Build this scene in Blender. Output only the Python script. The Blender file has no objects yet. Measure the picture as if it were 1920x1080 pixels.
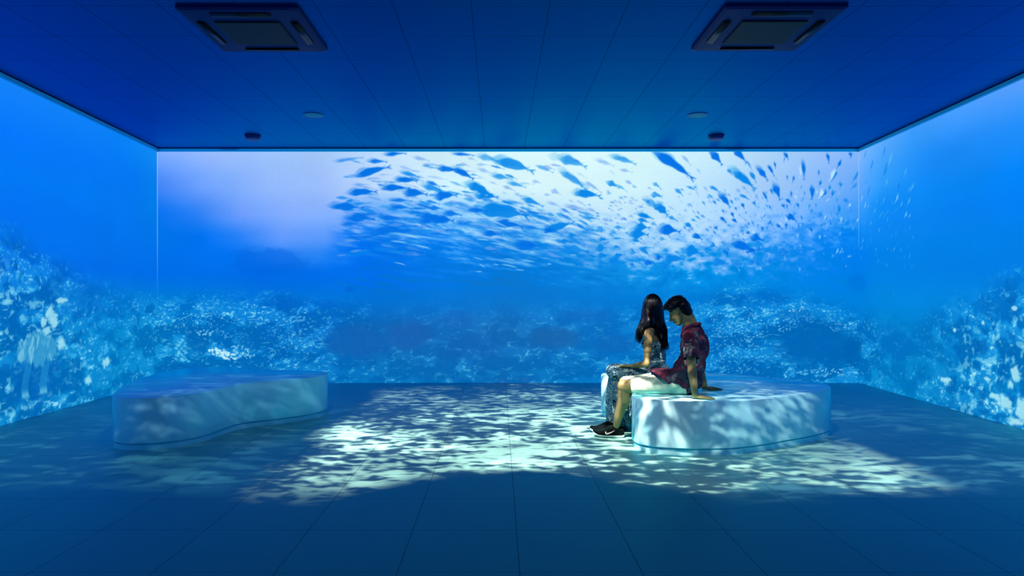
import bpy, bmesh, math, random
import numpy as np
from mathutils import Vector, Matrix, Euler

# ------------------------------------------------------------------ camera, light, exposure
SC = bpy.context.scene
COL = SC.collection
F_PX, VPX, VPY, EYE = 1277.0, 935.0, 550.0, 1.37
YB = 10.42                      # back wall distance
CEIL = 3.586

cam = bpy.data.cameras.new('camera')
camo = bpy.data.objects.new('camera', cam)
COL.objects.link(camo)
camo.location = (0, 0, EYE)
camo.rotation_euler = (math.pi / 2, 0, 0)
cam.sensor_fit = 'HORIZONTAL'
cam.sensor_width = 36
cam.lens = 36 * F_PX / 1920
cam.shift_x = (960 - VPX) / 1920
cam.shift_y = -(540 - VPY) / 1920
cam.clip_end = 100
SC.camera = camo

SC.view_settings.view_transform = 'Standard'
SC.view_settings.look = 'None'
SC.view_settings.exposure = 0
SC.view_settings.gamma = 1
SC.view_settings.use_curve_mapping = False

wd = bpy.data.worlds.new('dark')
SC.world = wd
wd.use_nodes = True
wd.node_tree.nodes['Background'].inputs[0].default_value = (0.0, 0.0, 0.0, 1)
wd.node_tree.nodes['Background'].inputs[1].default_value = 0


class NT:
    """tiny node helper"""
    def __init__(s, tree):
        s.t = tree

    def n(s, typ, **kw):
        nd = s.t.nodes.new(typ)
        for k, v in kw.items():
            if k.startswith('i_'):
                key = k[2:]
                key = int(key) if key.isdigit() else key.replace('_', ' ')
                nd.inputs[key].default_value = v
            else:
                setattr(nd, k, v)
        return nd

    def l(s, a, b):
        s.t.links.new(a, b)

    def m(s, op, a, b=None, c=None, clamp=False):
        nd = s.t.nodes.new('ShaderNodeMath')
        nd.operation = op
        nd.use_clamp = clamp
        for i, v in enumerate((a, b, c)):
            if v is None:
                continue
            if isinstance(v, (int, float)):
                nd.inputs[i].default_value = v
            else:
                s.t.links.new(v, nd.inputs[i])
        return nd.outputs[0]

    def ss(s, lo, hi, v):
        nd = s.t.nodes.new('ShaderNodeMapRange')
        nd.interpolation_type = 'SMOOTHSTEP'
        for i, q in ((1, lo), (2, hi)):
            if isinstance(q, (int, float)):
                nd.inputs[i].default_value = q
            else:
                s.t.links.new(q, nd.inputs[i])
        s.t.links.new(v, nd.inputs[0])
        return nd.outputs[0]


def projector(name, loc, x0, x1, y0, y1, tint, power, seed, scale, sharp, cover, soft, notch=0.0, floor_amt=0.0, right_amt=1.0):
    """A ceiling projector throwing a water ripple picture straight down: a real spot whose
    light is shaped by the direction it leaves the lens."""
    ld = bpy.data.lights.new(name, 'SPOT')
    ld.energy = power
    ld.spot_size = math.radians(150)
    ld.spot_blend = 0.1
    ld.shadow_soft_size = 0.02
    ld.use_nodes = True
    t = ld.node_tree
    for nd in list(t.nodes):
        t.nodes.remove(nd)
    g = NT(t)
    out = g.n('ShaderNodeOutputLight')
    em = g.n('ShaderNodeEmission')
    g.l(em.outputs[0], out.inputs[0])
    tc = g.n('ShaderNodeTexCoord')
    sep = g.n('ShaderNodeSeparateXYZ')
    g.l(tc.outputs['Normal'], sep.inputs[0])
    az = g.m('MAXIMUM', g.m('ABSOLUTE', sep.outputs[2]), 0.02)
    H = loc[2]
    fx = g.m('ADD', g.m('MULTIPLY', g.m('DIVIDE', sep.outputs[0], az), H), loc[0])
    fy = g.m('ADD', g.m('MULTIPLY', g.m('DIVIDE', sep.outputs[1], az), H), loc[1])
    cb = g.n('ShaderNodeCombineXYZ', i_2=seed)
    g.l(fx, cb.inputs[0])
    g.l(fy, cb.inputs[1])
    wn = g.n('ShaderNodeTexNoise', i_Scale=0.8, i_Detail=1.0)
    g.l(cb.outputs[0], wn.inputs['Vector'])
    # wandering frame edge
    wob = g.m('MULTIPLY', g.m('SUBTRACT', wn.outputs[0], 0.5), 1.4)
    # the ripple film starts further back in the middle than at its two front corners
    q = g.m('DIVIDE', g.m('SUBTRACT', fx, 0.25), 0.75)
    bump = g.m('MULTIPLY', g.m('EXPONENT', g.m('MULTIPLY', g.m('MULTIPLY', q, q), -1.0)), notch)
    yy = g.m('SUBTRACT', g.m('ADD', fy, wob), bump)
    xx = g.m('ADD', fx, g.m('MULTIPLY', wob, 0.5))
    mk = g.m('MULTIPLY', g.ss(x0, x0 + soft, xx), g.m('SUBTRACT', 1.0, g.ss(x1 - soft, x1, xx)))
    mk = g.m('MULTIPLY', mk, g.ss(y0, y0 + soft, yy))
    mk = g.m('MULTIPLY', mk, g.m('SUBTRACT', 1.0, g.ss(y1 - 1.8, y1, yy)))
    # ripple: warped noise cut into bright meshes
    w2 = g.n('ShaderNodeTexNoise', i_Scale=scale * 0.45, i_Detail=2.0)
    g.l(cb.outputs[0], w2.inputs['Vector'])
    off = g.n('ShaderNodeVectorMath', operation='MULTIPLY_ADD')
    g.l(w2.outputs['Color'], off.inputs[0])
    off.inputs[1].default_value = (1.3 / scale, 1.3 / scale, 0)
    g.l(cb.outputs[0], off.inputs[2])
    st = g.n('ShaderNodeVectorMath', operation='MULTIPLY')
    g.l(off.outputs[0], st.inputs[0])
    st.inputs[1].default_value = (0.72, 1.25, 1)
    n1 = g.n('ShaderNodeTexNoise', i_Scale=scale, i_Detail=5.0, i_Roughness=0.64, i_Distortion=0.4)
    g.l(st.outputs[0], n1.inputs['Vector'])
    n2 = g.n('ShaderNodeTexNoise', i_Scale=0.55, i_Detail=2.0)
    g.l(cb.outputs[0], n2.inputs['Vector'])
    thr = g.m('SUBTRACT', cover, g.m('MULTIPLY', g.m('SUBTRACT', n2.outputs[0], 0.5), 0.55))
    a = g.ss(thr, g.m('ADD', thr, sharp), n1.outputs[0])
    a = g.m('ADD', g.m('MULTIPLY', a, 1 - floor_amt), floor_amt)
    n3 = g.n('ShaderNodeTexNoise', i_Scale=0.9, i_Detail=1.0)
    o3 = g.n('ShaderNodeVectorMath', operation='ADD')
    g.l(cb.outputs[0], o3.inputs[0])
    o3.inputs[1].default_value = (13, 7, 3)
    g.l(o3.outputs[0], n3.inputs['Vector'])
    a = g.m('MULTIPLY', a, g.m('ADD', g.m('MULTIPLY', g.ss(0.36, 0.62, n3.outputs[0]), 0.70), 0.4))
    a = g.m('MULTIPLY', a, g.m('SUBTRACT', 1.0, g.m('MULTIPLY', g.ss(1.5, 2.4, fx), 1.0 - right_amt)))
    a = g.m('MULTIPLY', a, g.m('SUBTRACT', 1.0, g.m('MULTIPLY', g.ss(6.6, 9.0, fy), 0.5)))
    v = g.m('MULTIPLY', a, mk)
    # a projector lens keeps its picture even across the screen
    v = g.m('DIVIDE', v, g.m('POWER', g.m('MAXIMUM', az, 0.25), 3.0))
    g.l(v, em.inputs['Strength'])
    em.inputs['Color'].default_value = (*tint, 1)
    o = bpy.data.objects.new(name, ld)
    o.location = loc
    COL.objects.link(o)
    return o


projector('projector_light', (-0.2, 4.9, 3.5), -1.85, 3.3, 4.55, 10.1, (1.40, 0.75, 0.64), 2600, 3.0, 7.8, 0.13, 0.490, 0.40, notch=0.8, floor_amt=0.035, right_amt=0.48)
projector('projector_light', (-1.7, 4.9, 3.5), -5.4, -1.3, 4.3, 9.5, (0.55, 0.80, 0.95), 150, 7.0, 4.4, 0.20, 0.48, 0.7, floor_amt=0.12)
projector('projector_light', (1.8, 4.9, 3.5), 1.2, 5.6, 4.3, 9.5, (0.7, 0.75, 0.9), 240, 11.0, 4.4, 0.20, 0.48, 0.7, floor_amt=0.12)
# two more near the front of the room throw the same ripples at the faces of the benches
projector('projector_light', (1.2, 1.6, 3.5), 0.85, 3.3, 5.35, 8.9, (1.15, 0.78, 0.66), 680, 21.0, 7.0, 0.11, 0.50, 0.35, floor_amt=0.02, right_amt=0.35)
projector('projector_light', (-2.2, 1.6, 3.5), -5.2, -1.6, 5.7, 8.9, (0.85, 0.78, 0.92), 100, 27.0, 6.5, 0.22, 0.50, 0.5, floor_amt=0.06)


def trim_fill(loc, power, tint):
    """upper edge of the picture thrown at the back wall, spilling onto the trim above it"""
    ld = bpy.data.lights.new('projector_light', 'POINT')
    ld.energy = power
    ld.shadow_soft_size = 0.03
    ld.use_nodes = True
    for nd in list(ld.node_tree.nodes):
        ld.node_tree.nodes.remove(nd)
    g = NT(ld.node_tree)
    out = g.n('ShaderNodeOutputLight')
    em = g.n('ShaderNodeEmission')
    em.inputs['Color'].default_value = (*tint, 1)
    g.l(em.outputs[0], out.inputs[0])
    tc = g.n('ShaderNodeTexCoord')
    sp = g.n('ShaderNodeSeparateXYZ')
    g.l(tc.outputs['Normal'], sp.inputs[0])
    ay = g.m('MAXIMUM', sp.outputs[1], 0.05)
    el = g.m('ADD', g.m('MULTIPLY', g.m('DIVIDE', sp.outputs[2], ay), YB - loc[1]), loc[2])
    mk = g.m('MULTIPLY', g.ss(3.51, 3.53, el), g.ss(0.05, 0.1, sp.outputs[1]))
    mk = g.m('MULTIPLY', mk, g.m('LESS_THAN', el, 3.577))
    hx = g.m('ADD', g.m('MULTIPLY', g.m('DIVIDE', sp.outputs[0], ay), YB - loc[1]), loc[0])
    mk = g.m('MULTIPLY', mk, g.m('MULTIPLY', g.m('GREATER_THAN', hx, -5.2), g.m('LESS_THAN', hx, 5.48)))
    g.l(g.m('DIVIDE', mk, g.m('POWER', ay, 2.4)), em.inputs['Strength'])
    o = bpy.data.objects.new('projector_light', ld)  # unseen lamp added for the trim alone
    o.location = loc
    COL.objects.link(o)


trim_fill((0.1, 5.2, 3.38), 260, (0.0, 0.62, 1.25))


# ------------------------------------------------------------------ helpers
def srgb(c):
    c = np.asarray(c, dtype=np.float64) / 255.0
    return np.where(c <= 0.04045, c / 12.92, ((c + 0.055) / 1.055) ** 2.4)


def mat(name, color=(200, 200, 200), rough=0.6, spec=0.5, metal=0.0, build=None):
    m = bpy.data.materials.new(name)
    m.use_nodes = True
    t = m.node_tree
    b = t.nodes['Principled BSDF']
    b.inputs['Base Color'].default_value = (*[float(v) for v in srgb(color)], 1)
    b.inputs['Roughness'].default_value = rough
    b.inputs['Specular IOR Level'].default_value = spec
    b.inputs['Metallic'].default_value = metal
    g = NT(t)
    if build:
        build(g, b)
    return m


def coated(g, b, col, gloss, ior, rough, bump=None, joint=None):
    """coloured matt body under a tinted clear coat"""
    out = [n for n in g.t.nodes if n.type == 'OUTPUT_MATERIAL'][0]
    d = g.n('ShaderNodeBsdfDiffuse')
    if isinstance(col, tuple):
        d.inputs[0].default_value = (*col, 1)
    else:
        g.l(col, d.inputs[0])
    gl = g.n('ShaderNodeBsdfGlossy')
    gl.inputs['Color'].default_value = (*gloss, 1)
    gl.inputs['Roughness'].default_value = rough
    fr = g.n('ShaderNodeFresnel', i_IOR=ior)
    mx = g.n('ShaderNodeMixShader')
    g.l(fr.outputs[0], mx.inputs[0])
    g.l(d.outputs[0], mx.inputs[1])
    g.l(gl.outputs[0], mx.inputs[2])
    if joint is not None:
        k = g.m('SUBTRACT', 1.0, g.m('MULTIPLY', joint, 0.32))
        sc = g.n('ShaderNodeVectorMath', operation='SCALE')
        sc.inputs[0].default_value = gloss
        g.l(k, sc.inputs['Scale'])
        g.l(sc.outputs[0], gl.inputs['Color'])
    if bump:
        g.l(bump, d.inputs['Normal']); g.l(bump, gl.inputs['Normal']); g.l(bump, fr.inputs['Normal'])
    g.l(mx.outputs[0], out.inputs[0])
    g.t.nodes.remove(b)


def setp(o, label=None, cat=None, group=None, kind=None):
    for k, v in (('label', label), ('category', cat), ('group', group), ('kind', kind)):
        if v:
            o[k] = v
    return o


def empty(name, loc, rz=0.0):
    o = bpy.data.objects.new(name, None)
    o.location = loc
    o.rotation_euler = (0, 0, rz)
    o.empty_display_size = 0.1
    COL.objects.link(o)
    return o


def mesh_obj(name, verts, faces, m=None, parent=None, smooth=False):
    me = bpy.data.meshes.new(name)
    me.from_pydata([tuple(v) for v in verts], [], [tuple(f) for f in faces])
    me.update()
    if m:
        me.materials.append(m)
    o = bpy.data.objects.new(name, me)
    COL.objects.link(o)
    if parent:
        o.parent = parent
    if smooth:
        me.polygons.foreach_set('use_smooth', [True] * len(me.polygons))
    return o


def bm_obj(name, bm, m=None, parent=None, smooth=False):
    bmesh.ops.recalc_face_normals(bm, faces=bm.faces)
    me = bpy.data.meshes.new(name)
    bm.to_mesh(me)
    bm.free()
    if m:
        me.materials.append(m)
    o = bpy.data.objects.new(name, me)
    COL.objects.link(o)
    if parent:
        o.parent = parent
    if smooth:
        me.polygons.foreach_set('use_smooth', [True] * len(me.polygons))
    return o


def bm_box(bm, x0, x1, y0, y1, z0, z1):
    vs = [bm.verts.new(p) for p in ((x0, y0, z0), (x1, y0, z0), (x1, y1, z0), (x0, y1, z0),
                                    (x0, y0, z1), (x1, y0, z1), (x1, y1, z1), (x0, y1, z1))]
    for f in ((0, 3, 2, 1), (4, 5, 6, 7), (0, 1, 5, 4), (1, 2, 6, 5), (2, 3, 7, 6), (3, 0, 4, 7)):
        bm.faces.new([vs[i] for i in f])
    return vs


def loft(bm, rings, cap0=True, cap1=True, closed=True):
    rs = [[bm.verts.new(p) for p in r] for r in rings]
    n = len(rs[0])
    for a, b in zip(rs, rs[1:]):
        for i in range(n if closed else n - 1):
            j = (i + 1) % n
            bm.faces.new((a[i], a[j], b[j], b[i]))
    if cap0:
        bm.faces.new(rs[0][::-1])
    if cap1:
        bm.faces.new(rs[-1])
    return rs


# ------------------------------------------------------------------ numpy noise and the projected picture
def _h(ix, iy, seed):
    v = (ix * 374761393 + iy * 668265263 + seed * 974634777) & 0xffffffff
    v = ((v ^ (v >> 13)) * 1274126177) & 0xffffffff
    v = v ^ (v >> 16)
    return (v & 0xffffff) / float(0xffffff)


def vnoise(x, y, seed=0):
    x0 = np.floor(x).astype(np.int64)
    y0 = np.floor(y).astype(np.int64)
    fx = x - x0
    fy = y - y0
    fx = fx * fx * (3 - 2 * fx)
    fy = fy * fy * (3 - 2 * fy)
    a = _h(x0, y0, seed); b = _h(x0 + 1, y0, seed)
    c = _h(x0, y0 + 1, seed); d = _h(x0 + 1, y0 + 1, seed)
    return (a * (1 - fx) + b * fx) * (1 - fy) + (c * (1 - fx) + d * fx) * fy


def fbm(x, y, seed=0, octv=4, g=0.55):
    s = 0; a = 1.0; t = 0
    for i in range(octv):
        s = s + a * vnoise(x * 2 ** i + 17.3 * i, y * 2 ** i + 9.1 * i, seed + i)
        t += a
        a *= g
    return s / t


def sst(lo, hi, v):
    t = np.clip((v - lo) / (hi - lo), 0, 1)
    return t * t * (3 - 2 * t)


# the picture is laid out along the unrolled walls: P runs left to right, Q downward, 122.55 units per metre
PU = F_PX / YB
BG = [
    (280, [(-900, 10, 125, 255), (-100, 18, 126, 252), (150, 5, 122, 246), (293, 10, 130, 238), (294.1, 135, 165, 250), (400, 165, 188, 255), (500, 168, 195, 255), (620, 178, 205, 255), (700, 190, 217, 255), (800, 205, 237, 255), (950, 214, 246, 255), (1100, 217, 247, 255), (1250, 210, 246, 255), (1350, 198, 234, 255), (1450, 170, 212, 255), (1550, 150, 190, 255), (1610, 130, 180, 253), (1640, 110, 175, 252), (1800, 60, 148, 250), (2050, 90, 155, 255), (2600, 40, 130, 250)]),
    (350, [(-900, 0, 112, 250), (-100, 2, 112, 248), (200, 0, 112, 240), (293, 0, 118, 232), (294.1, 62, 125, 246), (380, 118, 158, 252), (500, 156, 182, 255), (600, 164, 188, 255), (700, 190, 217, 255), (850, 206, 240, 255), (1000, 216, 246, 255), (1200, 208, 243, 255), (1350, 182, 222, 255), (1450, 158, 200, 255), (1550, 125, 180, 253), (1610, 95, 162, 250), (1700, 50, 150, 248), (1850, 20, 130, 245), (2050, 30, 135, 252), (2600, 0, 120, 245)]),
    (400, [(-900, 0, 112, 244), (-100, 0, 112, 242), (200, 0, 112, 236), (293, 0, 116, 230), (294.1, 8, 108, 240), (370, 45, 122, 244), (450, 118, 155, 252), (550, 145, 173, 255), (640, 140, 175, 253), (700, 88, 158, 248), (850, 130, 196, 250), (1000, 185, 228, 255), (1150, 196, 232, 255), (1300, 182, 224, 255), (1400, 160, 205, 255), (1500, 120, 178, 253), (1600, 60, 148, 246), (1700, 10, 130, 240), (2050, 0, 125, 245), (2600, 0, 115, 240)]),
    (445, [(-900, 0, 106, 240), (-100, 0, 106, 238), (293, 0, 110, 232), (380, 0, 107, 240), (450, 40, 122, 246), (530, 105, 150, 252), (610, 95, 150, 253), (655, 20, 118, 245), (740, 12, 118, 236), (850, 62, 150, 242), (1000, 98, 176, 246), (1150, 150, 206, 250), (1300, 165, 212, 254), (1400, 135, 190, 252), (1500, 60, 145, 245), (1600, 10, 125, 238), (2050, 0, 118, 240), (2600, 0, 110, 235)]),
    (478, [(-900, 0, 104, 235), (293, 0, 107, 234), (430, 0, 108, 240), (530, 48, 128, 246), (600, 40, 126, 243), (660, 0, 108, 240), (850, 6, 118, 232), (1000, 32, 136, 234), (1150, 105, 176, 243), (1250, 125, 188, 248), (1330, 95, 168, 245), (1430, 25, 135, 236), (1600, 0, 118, 235), (2050, 0, 115, 235), (2600, 0, 108, 232)]),
    (512, [(-900, 0, 102, 228), (293, 0, 103, 232), (500, 0, 106, 236), (700, 0, 104, 236), (850, 0, 112, 222), (1000, 0, 118, 222), (1200, 15, 140, 232), (1330, 0, 138, 230), (1600, 0, 118, 230), (2050, 0, 112, 230), (2600, 0, 105, 225)]),
    (560, [(-900, 0, 105, 205), (293, 0, 118, 215), (500, 0, 108, 218), (700, 0, 108, 215), (950, 8, 112, 208), (1200, 0, 118, 215), (1400, 0, 122, 217), (1600, 0, 122, 222), (2050, 0, 118, 222), (2600, 0, 108, 210)]),
    (620, [(-900, 0, 100, 185), (293, 0, 128, 205), (450, 0, 112, 205), (620, 4, 102, 198), (740, 20, 100, 185), (950, 24, 104, 188), (1150, 8, 110, 200), (1400, 0, 118, 208), (1520, 0, 104, 188), (1600, 0, 115, 205), (2050, 0, 118, 205), (2600, 0, 105, 195)]),
    (720, [(-900, 0, 95, 170), (0, 0, 120, 195), (293, 0, 125, 200), (600, 0, 105, 188), (900, 6, 100, 180), (1150, 0, 108, 190), (1400, 0, 110, 195), (1600, 0, 118, 200), (2050, 0, 112, 195), (2600, 0, 100, 185)]),
]


def background(P, Q):
    rows = []
    for q, pts in BG:
        xs = [p[0] for p in pts]
        rows.append(np.stack([np.interp(P, xs, [p[k] for p in pts]) for k in (1, 2, 3)], -1))
    qs = [r[0] for r in BG]
    out = rows[0].copy()
    for i in range(len(qs) - 1):
        w = np.clip((Q - qs[i]) / (qs[i + 1] - qs[i]), 0, 1)
        w = (w * 0.5 + 0.5 * w * w * (3 - 2 * w))[..., None]
        out = out * (1 - w) + rows[i + 1] * w
    out[..., 1] += 7 * sst(1600, 1700, P) * sst(420, 480, Q)
    out[..., 1] += 6 * np.clip((170 - out[..., 0]) / 120, 0, 1)
    out[..., 2] = np.minimum(out[..., 2], 251)
    out[..., 0] -= 11 * (1 - sst(560, 760, P)) * np.clip((out[..., 0] - 70) / 60, 0, 1)
    return out


def mix(C, col, a):
    return C * (1 - a[..., None]) + np.asarray(col, dtype=float) * a[..., None]


FC = {0: (0, 112, 230), 1: (5, 132, 232), 2: (105, 158, 238), 3: (200, 238, 252), 4: (95, 190, 238)}


def fish(C, P, Q, cx, cy, L, W, ang, al=1.0, kind=0, ghost=0.0, soft=1.6):
    R = L * 0.75 + 6
    m = (np.abs(P - cx) < R) & (np.abs(Q - cy) < R)
    if not m.any():
        return
    p = P[m] - cx
    q = Q[m] - cy
    a = math.radians(ang)
    u = p * math.cos(a) + q * math.sin(a)
    v = -p * math.sin(a) + q * math.cos(a)
    t = u / L + 0.5
    # gentle body bend
    v = v + W * 0.25 * np.sin(np.clip(t, 0, 1) * 2.6) - W * 0.12
    tb = np.clip(t / 0.86, 0, 1)
    lump = 1 + 0.14 * np.sin(t * 9 + cx) + 0.10 * np.sin(t * 17 + cy)
    body = np.sin(np.pi * tb ** 0.85) ** 1.25 * W * 0.47 * lump
    body = np.maximum(body, np.where((t > 0.04) & (t < 0.95), W * 0.05, 0))
    tail = np.where((t > 0.86) & (t < 1.0), (t - 0.84) / 0.16 * W * 0.26, 0)
    notch = np.where(t > 0.93, (t - 0.93) / 0.07 * W * 0.22, -1)
    w = np.maximum(body, tail)
    e = np.clip((w - np.abs(v)) / soft + 0.5, 0, 1) * np.where((notch > 0) & (np.abs(v) < notch), 0.15, 1)
    e = e * np.clip((t + 0.02) * L / (soft * 3 + L * .12), 0, 1) * np.clip((1.02 - t) * L / soft, 0, 1)
    base = 1.0 if kind != 3 else 0.9
    e = e * al * base
    col = np.asarray(FC[kind], float)
    C[m] = C[m] * (1 - e[:, None]) + col * e[:, None]
    # belly flash on the nearer fish
    if kind == 1 and L > 30:
        pass


CR = {'A': (600, 280, 7.385), 'B': (860, 280, 7.385), 'C': (1120, 280, 7.385), 'D': (1360, 280, 7.385),
      'E': (600, 400, 7.385), 'F': (860, 400, 7.385), 'G': (1120, 400, 7.385), 'H': (1360, 400, 5.333)}
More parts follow.
